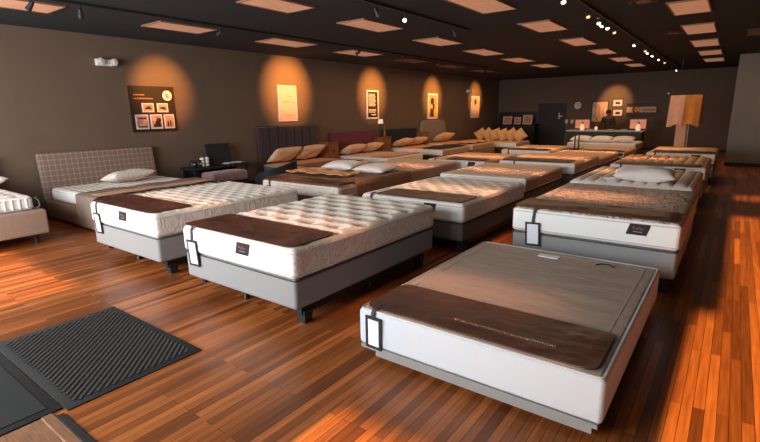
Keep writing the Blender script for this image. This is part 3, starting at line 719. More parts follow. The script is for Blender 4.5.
# plaid bed
t = wall_bed(2.86, 4.86, -7.1, .33, 'tanbase', 'tan upholstered bed with a plaid checked headboard', .03)
headboard(t, 2.86, 4.84, .3, 1.1, 'plaid', .11, .1)
o = wall_mattress(2.92, 4.8, WX+.3, -7.16, .33, .53, 'small', 'thin white tufted mattress on the plaid bed', r=.05)
pillow(-8.62, 4.0, .655, .5, .8, .2, 'white printed pillow in front of the plaid headboard', 'pillowpat', tilt=-.22, axis='Y', rot=.1)
def runner(u, v):
    wd = 1.9; s = u*(wd+.56)-.34; x = -7.86+v*.66
    wob = .014*noise.noise(Vector((u*8, v*5, 6)))
    if s < 0: return (x+s*.05, 2.85-.008+wob*.6-.012, .55+s)
    if s > wd: return (x, 4.87+.01+wob*.4, .55-(s-wd))
    return (x, 2.865+s*1.05, .558+wob+.004)
o = tag(MB().sheet(runner, 60, 16, .01).build('throw', M['runner']), 'grey brown throw draped across the foot of the plaid bed', 'throw')
def runner2(u, v):
    p = runner(.15+u*.72, .58+v*.44); return (p[0], p[1]-(.013 if p[2] < .54 else 0), p[2]+(.012 if p[2] > .54 else 0))
MB().sheet(runner2, 60, 8, .006).build('blush_band', M['runnerpink'], o)
def fringe(u, v):
    p = runner(.0+u*.13, .97+v*.06); return (p[0]+.004, p[1]-.018, p[2]+.004)
MB().sheet(fringe, 10, 3, .006).build('fringe', M['runneredge'], o)

# dark purple bed
t = wall_bed(7.4, 9.5, -7.42, .27, 'darkgray', 'bed with tall dark purple channelled headboard', .04)
headboard(t, 7.5, 9.5, .3, 1.4, 'purple', .12, channels=7, side='purpleside')
o = wall_mattress(7.45, 9.45, WX+.25, -7.42, .27, .49, 'flat', 'mattress with orange-lit top on the dark purple bed', top='orangecov', side='white', foot='darkgray')  # orange light on the top is put into its colour
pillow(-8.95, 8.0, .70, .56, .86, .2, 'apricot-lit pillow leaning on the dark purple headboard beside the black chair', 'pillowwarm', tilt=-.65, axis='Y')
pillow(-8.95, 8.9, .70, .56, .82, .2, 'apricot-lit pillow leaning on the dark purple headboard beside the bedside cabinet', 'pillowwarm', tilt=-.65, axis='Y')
throw(-8.2, -7.5, lambda u: (7.55, 9.35), .495, 'brown throw spread over the foot of the dark purple bed', 'browncov', 9, amp=.02)

# magenta bed
t = wall_bed(10.1, 12.0, -7.3, .29, 'tanbase', 'bed with a wide magenta headboard', .04)
headboard(t, 10.08, 12.05, .3, 1.15, 'magenta')
wall_mattress(10.15, 11.95, WX+.25, -7.32, .29, .49, 'flat', 'blush mattress on the magenta bed', top='pinktop', side='cream_side')
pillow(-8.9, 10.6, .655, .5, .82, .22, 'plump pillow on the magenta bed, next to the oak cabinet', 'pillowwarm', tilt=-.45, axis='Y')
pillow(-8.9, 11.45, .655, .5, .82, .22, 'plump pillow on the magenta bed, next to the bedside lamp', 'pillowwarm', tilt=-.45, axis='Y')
throw(-7.95, -7.4, lambda u: (10.2, 11.9), .495, 'blush throw across the foot of the magenta bed', 'runnerpink', 10, amp=.03)
# teal bed
t = wall_bed(12.72, 14.65, -7.1, .34, 'black', 'bed with a dark teal headboard', .04)
headboard(t, 12.7, 14.68, .3, 1.13, 'teal')
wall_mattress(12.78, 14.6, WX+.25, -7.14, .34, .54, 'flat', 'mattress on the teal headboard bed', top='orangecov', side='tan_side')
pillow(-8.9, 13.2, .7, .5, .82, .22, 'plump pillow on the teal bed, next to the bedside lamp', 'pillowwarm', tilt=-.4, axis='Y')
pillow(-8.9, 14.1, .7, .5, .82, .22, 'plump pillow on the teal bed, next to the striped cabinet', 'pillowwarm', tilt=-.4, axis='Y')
throw(-7.95, -7.18, lambda u: (12.8, 14.58), .55, 'black throw over the foot of the teal headboard bed', 'blackfab', 12, amp=.03)
# grey rounded bed
t = wall_bed(14.98, 16.9, -7.2, .34, 'tanbase', 'bed with a tall round-cornered grey headboard', .04)
headboard(t, 15.0, 16.85, .3, 1.38, 'grayhb', .1, corner=.3)
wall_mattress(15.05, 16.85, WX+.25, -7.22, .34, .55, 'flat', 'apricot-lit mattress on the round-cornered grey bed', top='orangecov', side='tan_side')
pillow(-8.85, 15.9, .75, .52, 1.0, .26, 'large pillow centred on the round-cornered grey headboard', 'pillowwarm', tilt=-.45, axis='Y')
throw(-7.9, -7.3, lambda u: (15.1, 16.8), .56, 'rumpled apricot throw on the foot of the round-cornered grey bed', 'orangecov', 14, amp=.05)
# last wall bed carrying the standing row of tan pillows
t = wall_bed(17.3, 18.9, -6.5, .3, 'darkwood', 'dark wooden bed base carrying a row of upright tan pillows', .04)
wall_mattress(17.35, 18.85, WX+.25, -6.55, .3, .5, 'flat', 'tan mattress beneath the row of upright tan pillows', top='tan_top', side='tan_side')
for i in range(6):
    pillow(-8.35+i*.33, 18.1+random.uniform(-.04, .04), .75, .46, .46, .17, 'upright tan pillow, %s in the row counted from the picture wall' % ['first', 'second', 'third', 'fourth', 'fifth', 'sixth'][i], 'pillowtan', tilt=R(72+random.uniform(-8, 8)), rot=.5+random.uniform(-.25, .25), roll=random.uniform(.25, .8), group='upright tan pillows')

# bedside cabinets, lamp
def nightstand(y0, y1, z1, m, label):
    xa, xb = WX+.03, WX+.45
    t = thing('bedside_cabinet', (xa, (y0+y1)/2, 0), label, 'bedside cabinet', 'bedside cabinets')
    MB().rbox(xa, xb, y0, y1, .12, z1-.025, .008).build('body', M[m], t)
    MB().rbox(xa-.005, xb+.02, y0-.015, y1+.015, z1-.025, z1, .008).build('top', M[m], t)
    for k in range(2):
        za = .15+k*(z1-.2)/2; zb = za+(z1-.22)/2
        d = MB().rbox(xb, xb+.016, y0+.02, y1-.02, za, zb, .005).build('drawer', M[m], t)
        MB().box(xb+.016, xb+.034, (y0+y1)/2-.06, (y0+y1)/2+.06, (za+zb)/2-.008, (za+zb)/2+.008).build('handle', M['black'], d, smooth=False)
    for x in (xa+.04, xb-.04):
        for y in (y0+.04, y1-.04): MB().lathe([(.014, 0), (.02, .12)], (x, y, 0), 8).build('leg', M['black'], t)
nightstand(9.58, 10.02, .9, 'wood', 'orange oak bedside cabinet between the purple and magenta headboards')
nightstand(12.14, 12.6, .92, 'wood', 'oak bedside cabinet under the lamp between magenta and teal headboards')
nightstand(14.71, 14.94, .98, 'wood', 'narrow oak bedside cabinet between the teal and grey headboards')
t = thing('table_lamp', (WX+.25, 12.3, .92), 'slim bedside lamp with small glowing white shade', 'lamp')
MB().lathe([(.08, 0), (.08, .015), (.02, .03), (.035, .1), (.045, .2), (.03, .3), (.014, .36), (.012, .44)], (WX+.25, 12.3, .92), 16).build('base', M['darkwood'], t)
MB().lathe([(.09, .42), (.07, .56), (.001, .56)], (WX+.25, 12.3, .92), 18).build('shade', M['lampglass'], t)
t = thing('vase', (WX+.27, 12.48, .92), 'small amber vase beside the slim bedside lamp', 'vase')
MB().lathe([(.04, 0), (.055, .06), (.04, .16), (.022, .22), (.03, .25)], (WX+.27, 12.48, .92), 14).build('body', M['wood'], t)
MB().tube([(WX+.27, 12.48, 1.1), (WX+.27, 12.5, 1.34)], .008, 6).build('stem', M['foliage'], t)

# dark console against the wall with its clutter
t = thing('console_table', (WX+.3, 6.1, 0), 'low black console table against the wall by the mauve bench', 'console table')
MB().rbox(WX+.04, WX+.55, 5.42, 6.85, .56, .61, .01).build('top', M['black'], t)
MB().rbox(WX+.08, WX+.5, 5.5, 6.75, .12, .16, .01).build('shelf', M['black'], t)
for x in (WX+.09, WX+.49):
    for y in (5.48, 6.78): MB().box(x-.025, x+.025, y-.025, y+.025, 0, .56).build('leg', M['black'], t, smooth=False)
MB().rbox(WX+.07, WX+.1, 5.5, 6.75, .16, .56, .005).build('back_panel', M['blackfab'], t)
lm = Matrix.Translation((WX+.27, 6.25, .612)) @ Matrix.Rotation(-.16, 4, 'Y')
t = thing('framed_board', (WX+.27, 6.25, .612), 'plain black framed board leaning on the wall above the console', 'board')
MB().box(0, .02, -.27, .27, 0, .43, mx=lm).build('panel', M['blackfab'], t, smooth=False)
m = MB()
for q in ((-.004, .028, -.3, -.27, 0, .46), (-.004, .028, .27, .3, 0, .46), (-.004, .028, -.27, .27, .43, .46)): m.box(*q, mx=lm)
m.build('frame', M['black'], t, smooth=False)
for k, (y, n) in enumerate(((5.84, 'beside the black board'), (5.73, 'next to the round black jars'))):
    t = thing('candle_holder', (WX+.4, y, .612), 'stacked white glass ball holder %s' % n, 'candle holder', 'glass ball holders')
    for i in range(3):
        MB().lathe([(.02, 0), (.044, .016), (.05, .035), (.044, .055), (.02, .07)], (WX+.4, y, .613+i*.066), 14).build('glass_ball', M['plastic'], t)
for k, y in enumerate((5.5, 5.64)):
    t = thing('jar', (WX+.4, y, .61), ['round black jar at the plaid bed end of the console', 'round black jar beside the stacked glass balls'][k], 'jar', 'black jars on the console')
    MB().lathe([(.05, 0), (.065, .03), (.065, .1), (.055, .125)], (WX+.4, y, .611), 18).build('body', M['black'], t)
    MB().lathe([(.057, .125), (.04, .15), (.012, .16)], (WX+.4, y, .611), 18).build('lid', M['blackfab'], t)
    MB().box(WX+.462, WX+.47, y-.02, y+.02, .68, .7).build('tag', M['plastic'], t, smooth=False)
for k, (y, rot, n) in enumerate(((6.4, .2, 'first'), (6.55, -.1, 'second'), (6.7, .25, 'third'))):
    mx = Matrix.Translation((WX+.36, y, .612+.002)) @ Matrix.Rotation(rot, 4, 'Z')
    tag(MB().sheet(lambda u, v: mx @ Vector((-.1+u*.2, -.11+v*.22, .012+.02*sin(v*pi))), 4, 8, .004).build('brochure', M['card']), 'white brochure lying on the black console, %s from the leaning board' % n, 'brochure', 'brochures on the console')
# mauve bench
t = thing('upholstered_bench', (-8.3, 5.8, 0), 'mauve tufted bench in front of the black console', 'bench')
o = MB().rbox(-8.5, -8.08, 5.34, 6.2, .36, .56, .05, 30, 40, 2, top=tuft_and_shade('medium', -8.5, -8.08, 5.34, 6.2)).build('seat', M['mauve'], t)
MB().box(-8.47, -8.11, 5.37, 6.17, .3, .36).build('apron', M['darkwood'], t, smooth=False)
for x in (-8.44, -8.14):
    for y in (5.42, 6.12): MB().lathe([(.018, 0), (.028, .3)], (x, y, 0), 10).build('leg', M['darkwood'], t)
# black curved armchair
t = thing('armchair', (-7.7, 6.65, 0), 'black armchair with a curved sloping back beside the dark purple bed', 'armchair')
MB().rbox(-8.0, -7.4, 6.25, 7.1, .14, .44, .06).build('seat', M['blackfab'], t)
def cback(u, v):
    a = R(-20+u*200); zz = .12+v*(.6-.14*abs(u-.85)**1.2*2)
    return (-7.72+.34*sin(a), 6.68-.46*cos(a), zz)
MB().sheet(cback, 28, 6, .08).build('backrest', M['blackfab'], t)
for x in (-7.92, -7.5):
    for y in (6.35, 7.0): MB().lathe([(.02, 0), (.028, .15)], (x, y, 0), 10).build('leg', M['black'], t)

# ------------------------------------------------------------------ pictures on the left wall
def wall_rect(m, y0, y1, z0, z1, x0, x1): m.box(WX+x0, WX+x1, y0, y1, z0, z1)
t = thing('display_board', (WX, 5.03, 1.4), 'dark brown board with emblem and five photographs on the wall', 'display board')
by0, by1, bz0, bz1 = 4.55, 5.47, 1.38, 2.26
MB().box(WX+.004, WX+.03, by0, by1, bz0, bz1).build('panel', M['board'], t, smooth=False)
ph = bz1-bz0; pw_ = by1-by0
def at(u, v): return by0+u*pw_, bz1-v*ph
def photo(u0, u1, v0, v1, m2, dark):
    y0, z1 = at(u0, v0); y1, z0 = at(u1, v1)
    o = MB().box(WX+.03, WX+.038, y0, y1, z0, z1).build('photograph', M['paper'], t, smooth=False)
    e = .025
    MB().box(WX+.038, WX+.041, y0+e, y1-e, z0+e, z1-e).build('image', M[m2], o, smooth=False)
    q = MB()
    for (a, b, c, d) in dark: q.box(WX+.041, WX+.0425, y0+e+(y1-y0-2*e)*a, y0+e+(y1-y0-2*e)*b, z0+e+(z1-z0-2*e)*c, z0+e+(z1-z0-2*e)*d)
    q.build('motif', M['ink'], o, smooth=False)
photo(.24, .5, .37, .57, 'photopale', ((.15, .85, .25, .5), (.3, .7, .5, .7)))
photo(.57, .82, .37, .57, 'photopale', ((.2, .75, .3, .6), (.5, .85, .2, .4)))
photo(.07, .35, .62, .94, 'photopale', ((.08, .92, .75, .85), (.1, .9, .05, .15)))
photo(.39, .66, .62, .94, 'photopale', ((.15, .95, .05, .3), (.35, .9, .3, .55), (.5, .95, .55, .8)))
photo(.70, .94, .62, .94, 'photopale', ((.2, .4, .1, .5), (.55, .7, .05, .6)))
cy, cz = at(.83, .2)
o = MB().lathe([(.1, 0), (.1, .012)], (WX+.03, cy, cz), 32, axis='X').build('emblem', M['paper'], t)
q = MB(); q.tube([(WX+.0445, cy-.02, cz+.05), (WX+.0445, cy-.03, cz+.01), (WX+.0445, cy-.01, cz-.03), (WX+.0445, cy+.03, cz-.035)], .009, 6)
q.tube([(WX+.0445, cy-.005, cz+.03), (WX+.0445, cy+.02, cz+.005), (WX+.0445, cy+.012, cz-.02)], .007, 6); q.build('emblem_mark', M['ink'], o)
q = MB()
for row, (n, v) in enumerate(((7, .19), (12, .27))):
    for i in range(n):
        y, z = at(.09+i*.035, v); q.box(WX+.03, WX+.033, y, y+.022, z-.012, z+.012)
q.build('heading_lettering', M['text'], t, smooth=False)

def poster(y0, y1, z0, z1, label, frame, sheetm, name='wall_print', e=.03):
    t = thing(name, (WX, (y0+y1)/2, z0), label, 'wall print', 'prints on the picture wall')
    m = MB()
    for q in ((y0, y0+e, z0, z1), (y1-e, y1, z0, z1), (y0+e, y1-e, z0, z0+e), (y0+e, y1-e, z1-e, z1)): wall_rect(m, q[0], q[1], q[2], q[3], 0, .04)
    m.build('frame', M[frame], t, smooth=False)
    o = MB().box(WX, WX+.03, y0+e, y1-e, z0+e, z1-e).build('sheet', M[sheetm], t, smooth=False)
    return t, o
t, o = poster(8.26, 8.9, 1.5, 2.4, 'blush white poster with faint lines above the dark purple headboard', 'paper', 'posterpink', e=.015)
q = MB()
for i, (a, b, z) in enumerate(((.2, .55, 2.0), (.15, .6, 1.96), (.3, .5, 2.12), (.2, .52, 1.66), (.24, .5, 1.63), (.08, .14, 1.75))): wall_rect(q, 8.26+a, 8.26+b, z, z+.014, .03, .033)
q.build('print_lines', M['text'], o, smooth=False)
t, o = poster(11.88, 12.5, 1.49, 2.38, 'white-bordered black poster full of white text', 'paper', 'posterblack', e=.05)
q = MB()
for i in range(15):
    z = 2.25-i*.04
    if i in (10, 11): continue
    wall_rect(q, 11.98, 12.28+.1*random.random(), z, z+.018, .03, .033)
for i in range(2): wall_rect(q, 12.02, 12.08, 1.6, 1.66, .03, .033)
wall_rect(q, 12.1, 12.36, 1.61, 1.64, .03, .033)
q.build('text_lines', M['paper'], o, smooth=False)
t, o = poster(15.58, 16.32, 1.42, 2.36, 'white-framed print of a dark figure on gold above the grey headboard', 'paper', 'photopale', e=.06)
q = MB(); q.lathe([(.13, .03), (.13, .036)], (WX, 15.92, 2.08), 24, axis='X'); wall_rect(q, 15.78, 16.02, 1.5, 1.8, .03, .036); wall_rect(q, 15.95, 16.1, 1.78, 1.98, .03, .037)
q.build('figure', M['ink'], o, smooth=False)
q = MB(); wall_rect(q, 15.66, 16.22, 1.86, 1.94, .03, .034); wall_rect(q, 16.1, 16.24, 1.5, 1.86, .03, .035); q.build('gold_band', M['gold'], o, smooth=False)
t, o = poster(19.25, 20.05, 1.4, 2.33, 'narrow blush print with dark round motif near the far corner', 'paper', 'posterpink', e=.04)
q = MB(); q.lathe([(.16, .03), (.16, .034), (.09, .034), (.09, .03)], (WX, 19.65, 2.08), 24, axis='X'); wall_rect(q, 19.5, 19.8, 1.7, 1.73, .03, .034)
q.build('motif', M['text'], o, smooth=False)

def emergency(y, z, label, s=1.):
    t = thing('emergency_light', (WX, y, z), label, 'emergency light', 'twin-head emergency lights')
    MB().rbox(WX, WX+.08, y-.15*s, y+.15*s, z-.065*s, z+.055*s, .02).build('housing', M['plastic'], t)
    for dy in (-.105, .125):
        h = MB().lathe([(.03, -.04), (.055, -.02), (.062, .03), (.064, .05), (.055, .052)], (WX+.11, y+dy*s, z), 20, axis='X').build('lamp_head', M['plastic'], t)
        MB().lathe([(.05, .045), (.034, .056), (.005, .06)], (WX+.11, y+dy*s, z), 18, axis='X').build('lens', M['card'], h)
emergency(4.18, 2.65, 'white twin-head emergency light above the plaid bed')
emergency(18.95, 2.52, 'white twin-head emergency light beside the narrow blush print', 1.1)

# ------------------------------------------------------------------ far end: cabinet, counter, wall pieces, person
t = thing('sideboard', (-8.3, 21.9, 0), 'dark sideboard with high back against the far wall by the door', 'sideboard')
MB().rbox(-9.3, -7.35, 21.6, 22.25, 0, 1.02, .01).build('body', M['black'], t)
MB().rbox(-9.34, -7.31, 21.56, 22.25, 1.02, 1.06, .008).build('top', M['blackfab'], t)
MB().rbox(-9.3, -7.35, 22.2, 22.27, 1.06, 1.62, .008).build('back_panel', M['black'], t)
for i in range(3):
    d = MB().rbox(-9.27+i*.64, -8.67+i*.64, 21.58, 21.6, .06, .98, .005).build('door', M['blackfab'], t)
    MB().box(-8.72+i*.64, -8.7+i*.64, 21.55, 21.58, .5, .64).build('handle', M['steel'], d, smooth=False)
for x0_, x1_, z1_, n in ((-8.92, -8.48, 1.42, 'first'), (-8.38, -8.06, 1.38, 'second'), (-7.96, -7.52, 1.48, 'third')):
    t = thing('photo_frame', ((x0_+x1_)/2, 21.8, 1.06), 'orange-lit photo frame standing on the dark sideboard, %s from the picture wall' % n, 'photo frame', 'photo frames on the sideboard')
    mx = Matrix.Translation(((x0_+x1_)/2, 21.75, 1.062)) @ Matrix.Rotation(-.15, 4, 'X'); hw = (x1_-x0_)/2; hh = z1_-1.06
    m = MB()
    for q in ((-hw, -hw+.03, 0, .02, 0, hh), (hw-.03, hw, 0, .02, 0, hh), (-hw+.03, hw-.03, 0, .02, 0, .03), (-hw+.03, hw-.03, 0, .02, hh-.03, hh)): m.box(*q, mx=mx)
    m.build('frame', M['paper'], t, smooth=False)
    MB().box(-hw+.03, hw-.03, .004, .016, .03, hh-.03, mx=mx).build('picture', M['photopale'], t, smooth=False)

# counter
CX0, CX1, CY = -5.28, -2.62, 19.2
t = thing('sales_counter', ((CX0+CX1)/2, CY+.35, 0), 'dark sales counter with pale worktop in front of the far wall', 'counter')
MB().rbox(CX0+.05, CX1-.05, CY+.05, CY+.7, 0, .86, .01).build('body', M['counter'], t)
MB().rbox(CX0, CX1, CY, CY+.75, .86, .905, .01).build('worktop', M['countertop'], t)
for i in range(4):
    a = CX0+.1+i*.62; MB().rbox(a, a+.58, CY+.035, CY+.05, .08, .8, .005).build('front_panel', M['black'], t)
def monitor(x, label):
    t = thing('monitor', (x, CY+.35, .905), label, 'monitor', 'screens on the sales counter')
    MB().rbox(x-.12, x+.12, CY+.28, CY+.46, .906, .92, .005).build('base', M['black'], t)
    MB().box(x-.02, x+.02, CY+.37, CY+.4, .92, 1.05).build('stem', M['black'], t, smooth=False)
    MB().rbox(x-.27, x+.27, CY+.35, CY+.385, .96, 1.31, .01).build('housing', M['black'], t)
    MB().box(x-.26, x+.26, CY+.344, CY+.35, .97, 1.3).build('screen', M['screen'], t, smooth=False)
    return t
monitor(-4.78, 'blush-lit screen at the door end of the sales counter')
monitor(-2.86, 'blush-lit screen at the partition end of the sales counter')
for x, n in ((-4.74, 'door end'), (-2.82, 'partition end')):
    t = thing('table_lamp', (x, CY+.2, .905), 'small pale bottle-shaped lamp before the screen at the %s of the counter' % n, 'lamp', 'bottle lamps on the counter')
    MB().lathe([(.075, 0), (.085, .05), (.08, .14), (.045, .2), (.03, .24)], (x, CY+.2, .906), 16).build('body', M['lampglass'], t)
    MB().lathe([(.028, .24), (.034, .3), (.01, .32)], (x, CY+.2, .906), 12).build('cap', M['wood'], t)
t = thing('flower_vase', (-4.25, CY+.25, .905), 'small vase of dried flowers on the middle of the counter', 'vase')
MB().lathe([(.04, 0), (.06, .05), (.05, .11), (.03, .14)], (-4.25, CY+.25, .906), 14).build('body', M['lampglass'], t)
for i in range(5):
    a = i*1.3; MB().tube([(-4.25, CY+.25, 1.0), (-4.25+.05*cos(a), CY+.25+.03*sin(a), 1.12), (-4.25+.12*cos(a), CY+.25+.06*sin(a), 1.2+.02*i)], [.005, .006, .02], 6).build('stem', M['foliage'], t)
for i, (x, n) in enumerate(((-4.48, 'beside the dried flowers'), (-3.75, 'in front of the person'), (-3.3, 'by the partition-end screen'))):
    t = thing('paper_tray', (x, CY+.3, .905), 'low tan paper tray %s' % n, 'tray', 'paper trays on the counter')
    MB().rbox(x-.13, x+.13, CY+.18, CY+.4, .906, .925, .005).build('tray', M['wood'], t); MB().box(x-.11, x+.11, CY+.2, CY+.38, .925, .945).build('paper', M['paper'], t, smooth=False)

# things on the far wall
FY = WY
t = thing('wall_clock', (-5.52, FY, 1.85), 'round white wall clock beside the dark door', 'clock')
MB().lathe([(.19, 0), (.19, -.04), (.165, -.05), (.16, -.03)], (-5.7, FY, 1.86), 28, axis='Y').build('rim', M['black'], t)
MB().lathe([(.16, -.028), (.158, -.034)], (-5.7, FY, 1.86), 28, axis='Y').build('dial', M['clockface'], t)
MB().box(-5.708, -5.692, FY-.042, FY-.036, 1.86, 1.97).box(-5.7, -5.61, FY-.042, FY-.036, 1.852, 1.866).build('hands', M['black'], t, smooth=False)
def far_frame(x0, x1, z0, z1, label, fm, sm, motif=None, mm='ink', e=.04):
    t = thing('framed_picture', ((x0+x1)/2, FY, z0), label, 'framed picture', 'framed pictures behind the counter')
    m = MB()
    for q in ((x0, x0+e, z0, z1), (x1-e, x1, z0, z1), (x0+e, x1-e, z0, z0+e), (x0+e, x1-e, z1-e, z1)): m.box(q[0], q[1], FY-.05, FY, q[2], q[3])
    m.build('frame', M[fm], t, smooth=False)
    o = MB().box(x0+e, x1-e, FY-.03, FY, z0+e, z1-e).build('sheet', M[sm], t, smooth=False)
    if motif:
        q = MB()
        for a, b, c, d in motif: q.box(x0+(x1-x0)*a, x0+(x1-x0)*b, FY-.035, FY-.03, z0+(z1-z0)*c, z0+(z1-z0)*d)
        q.build('motif', M[mm], o, smooth=False)
far_frame(-5.12, -4.44, 1.12, 2.03, 'large blush print in dark frame behind the person', 'black', 'printpink', ((.3, .4, .1, .25), (.45, .5, .2, .8), (.7, .74, .3, .7)), 'text')
far_frame(-4.32, -3.88, 1.76, 2.1, 'small dark-framed photograph with white mount, upper of two', 'black', 'paper', ((.32, .7, .35, .6),))
far_frame(-4.29, -3.85, 1.36, 1.69, 'small dark-framed photograph with white mount, lower of two', 'black', 'paper', ((.32, .7, .32, .6),))
t = thing('wall_sign', (-3.1, FY, 1.4), 'dark plank sign with pale band, red C and gold disc', 'sign')
MB().box(-3.74, -2.6, FY-.04, FY, 1.36, 1.9).build('plank', M['darkwood'], t, smooth=False)
MB().box(-3.73, -2.66, FY-.05, FY-.04, 1.53, 1.75).build('pale_band', M['printpink'], t, smooth=False)
MB().box(-3.14, -2.7, FY-.054, FY-.05, 1.59, 1.67).build('grey_lettering', M['text'], t, smooth=False)
q = MB(); n = 22; cx, cz = -3.36, 1.65
for i in range(n):
    a0, a1 = R(45+270*i/n), R(45+270*(i+1)/n)
    P = [(cx+r_*cos(a), FY-.058, cz+r_*sin(a)) for r_, a in ((.1, a0), (.165, a0), (.165, a1), (.1, a1))]
    q.quad(P)
q.build('red_letter', M['red'], t, smooth=False)
MB().lathe([(.1, 0), (.1, -.008)], (cx, FY-.05, cz), 24, axis='Y').build('gold_disc', M['gold'], t)
for x, n in ((-6.14, 'nearer the door'), (-5.9, 'nearer the clock')):
    t = thing('switch_plate', (x, FY, 1.25), 'small white switch plate %s' % n, 'switch', 'switch plates')
    MB().rbox(x-.06, x+.06, FY-.012, FY, 1.09, 1.25, .005).build('plate', M['plastic'], t); MB().box(x-.015, x+.015, FY-.022, FY-.012, 1.14, 1.2).build('rocker', M['card'], t, smooth=False)

# person behind the counter
def skin_mesh(name, verts, edges, rad, m, parent=None, sub=2):
    me = bpy.data.meshes.new(name); me.from_pydata(verts, edges, []); me.materials.append(M[m])
    o = bpy.data.objects.new(name, me); COL.objects.link(o)
    me.skin_vertices.new() if hasattr(me.skin_vertices, 'new') and not me.skin_vertices else None
    md = o.modifiers.new('skin', 'SKIN'); md.use_smooth_shade = True
    lay = me.skin_vertices[0].data if me.skin_vertices else None
    if lay:
        for i, r_ in enumerate(rad): lay[i].radius = r_ if isinstance(r_, tuple) else (r_, r_); lay[i].use_root = (i == 0)
    o.modifiers.new('smooth', 'SUBSURF').levels = sub; o.modifiers['smooth'].render_levels = sub
    if parent: o.parent = parent; o.matrix_parent_inverse = Matrix.Translation(parent.location).inverted()
    return o
PX, PY = -4.06, 20.55
def V(x, y, z): return (PX+x, PY+y, z)
pv = [V(0, 0, .86), V(0, -.01, 1.05), V(0, -.03, 1.24), V(0, -.04, 1.36), V(0, -.05, 1.44), V(-.01, -.07, 1.52), V(-.01, -.075, 1.6),
      V(-.17, -.03, 1.33), V(-.25, -.06, 1.1), V(-.14, -.28, 1.0), V(-.08, -.36, 1.0),
      V(.17, -.03, 1.33), V(.26, -.06, 1.1), V(.15, -.28, 1.0), V(.09, -.36, 1.0),
      V(-.1, 0, .8), V(-.11, -.02, .45), V(-.11, .02, .08), V(-.11, -.1, .045),
      V(.1, 0, .8), V(.11, -.02, .45), V(.11, .02, .08), V(.11, -.1, .045)]
pe = [(0, 1), (1, 2), (2, 3), (3, 4), (4, 5), (5, 6), (3, 7), (7, 8), (8, 9), (9, 10), (3, 11), (11, 12), (12, 13), (13, 14), (0, 15), (15, 16), (16, 17), (17, 18), (0, 19), (19, 20), (20, 21), (21, 22)]
pr = [(.14, .1), (.13, .09), (.15, .1), (.12, .085), .052, .078, (.078, .088), .058, .044, .033, .028, .058, .044, .033, .028, .085, .06, .042, .035, .085, .06, .042, .035]
base_v = len(pv)
for sgn, wi in ((-1, 10), (1, 14)):    # five fingers of different lengths on each hand
    hx, hy, hz = pv[wi]
    for k, (dx, ln) in enumerate(((-.03, .06), (-.012, .078), (.006, .084), (.024, .074), (.03*-sgn, .05))):
        b0 = len(pv)
        if k < 4:
            pv += [(hx+dx, hy-.03, hz), (hx+dx*1.1, hy-.03-ln*.55, hz-.004), (hx+dx*1.1, hy-.03-ln, hz-.022)]
        else:
            pv += [(hx-sgn*.03, hy+.01, hz), (hx-sgn*.055, hy-.015, hz-.004), (hx-sgn*.06, hy-.045, hz-.012)]
        pe += [(wi, b0), (b0, b0+1), (b0+1, b0+2)]; pr += [.0095, .0085, .007]
person = skin_mesh('person', pv, pe, pr, 'skin')
tag(person, 'person in dark patterned shirt standing behind the sales counter, looking down', 'person')
sv = pv[:4]+[pv[7], pv[8], Vector(pv[8]).lerp(Vector(pv[9]), .6), pv[11], pv[12], Vector(pv[12]).lerp(Vector(pv[13]), .6)]
skin_mesh('shirt', [tuple(v) for v in sv], [(0, 1), (1, 2), (2, 3), (3, 4), (4, 5), (5, 6), (3, 7), (7, 8), (8, 9)], [(.165, .12), (.155, .11), (.172, .118), (.12, .1), .074, .06, .05, .074, .06, .05], 'shirt', person)
skin_mesh('trousers', [pv[0], pv[15], pv[16], pv[17], pv[19], pv[20], pv[21]], [(0, 1), (1, 2), (2, 3), (0, 4), (4, 5), (5, 6)], [(.16, .115), .1, .075, .06, .1, .075, .06], 'trousers', person)
MB().lathe([(.02, -.02), (.09, .0), (.1, .05), (.09, .1), (.06, .135), (.01, .15)], (PX-.01, PY-.055, 1.52), 18).build('hair', M['hair'], person)
for s_ in (-1, 1):
    MB().lathe([(.002, -.012), (.009, -.006), (.012, 0), (.009, .006), (.002, .012)], (PX-.01+s_*.032, PY-.152, 1.535), 8).build('eye', M['hair'], person)
    MB().rbox(PX-.01+s_*.085-.012, PX-.01+s_*.085+.012, PY-.09, PY-.05, 1.49, 1.55, .01).build('ear', M['skin'], person)
MB().lathe([(.004, 0), (.014, .012), (.01, .03), (.004, .05)], (PX-.01, PY-.16, 1.485), 8).build('nose', M['skin'], person)
MB().rbox(PX-.035, PX+.015, PY-.158, PY-.145, 1.458, 1.468, .004).build('mouth', M['red'], person)

# draped display post behind the last bed of the column
DY = 16.0
t = thing('draped_display', (-1.2, DY, 0), 'post with square display frame draped in blush and apricot cloth', 'display stand')
MB().rbox(-1.36, -1.1, DY-.1, DY+.1, .02, 1.98, .02).build('post', M['drape'], t)
MB().rbox(-1.5, -.95, DY-.22, DY+.22, 0, .03, .01).build('base', M['darkwood'], t)
MB().box(-1.58, -.8, DY-.3, DY+.3, 1.98, 2.01).build('top_frame', M['wood'], t, smooth=False)
def drp(xa, ya, xb, yb, flare, seed):
    def fn(u, v):
        x = xa+(xb-xa)*u; y = ya+(yb-ya)*u
        k = .02*noise.noise(Vector((u*3, v*2, seed)))+.018*sin(u*9+seed)*v
        nx_, ny_ = (yb-ya), -(xb-xa); L_ = math.hypot(nx_, ny_)
        return (x+nx_/L_*(k+flare*v)-.02*v, y+ny_/L_*(k+flare*v), 2.02-v*(.82+.04*sin(u*5+seed)))
    return fn
MB().sheet(drp(-1.55, DY-.32, -1.2, DY-.36, .03, 1), 20, 20, .008).build('blush_drape', M['drape'], t)
MB().sheet(drp(-1.2, DY-.36, -.82, DY-.32, .03, 2.4), 20, 20, .008).build('apricot_drape', M['drapeorange'], t)
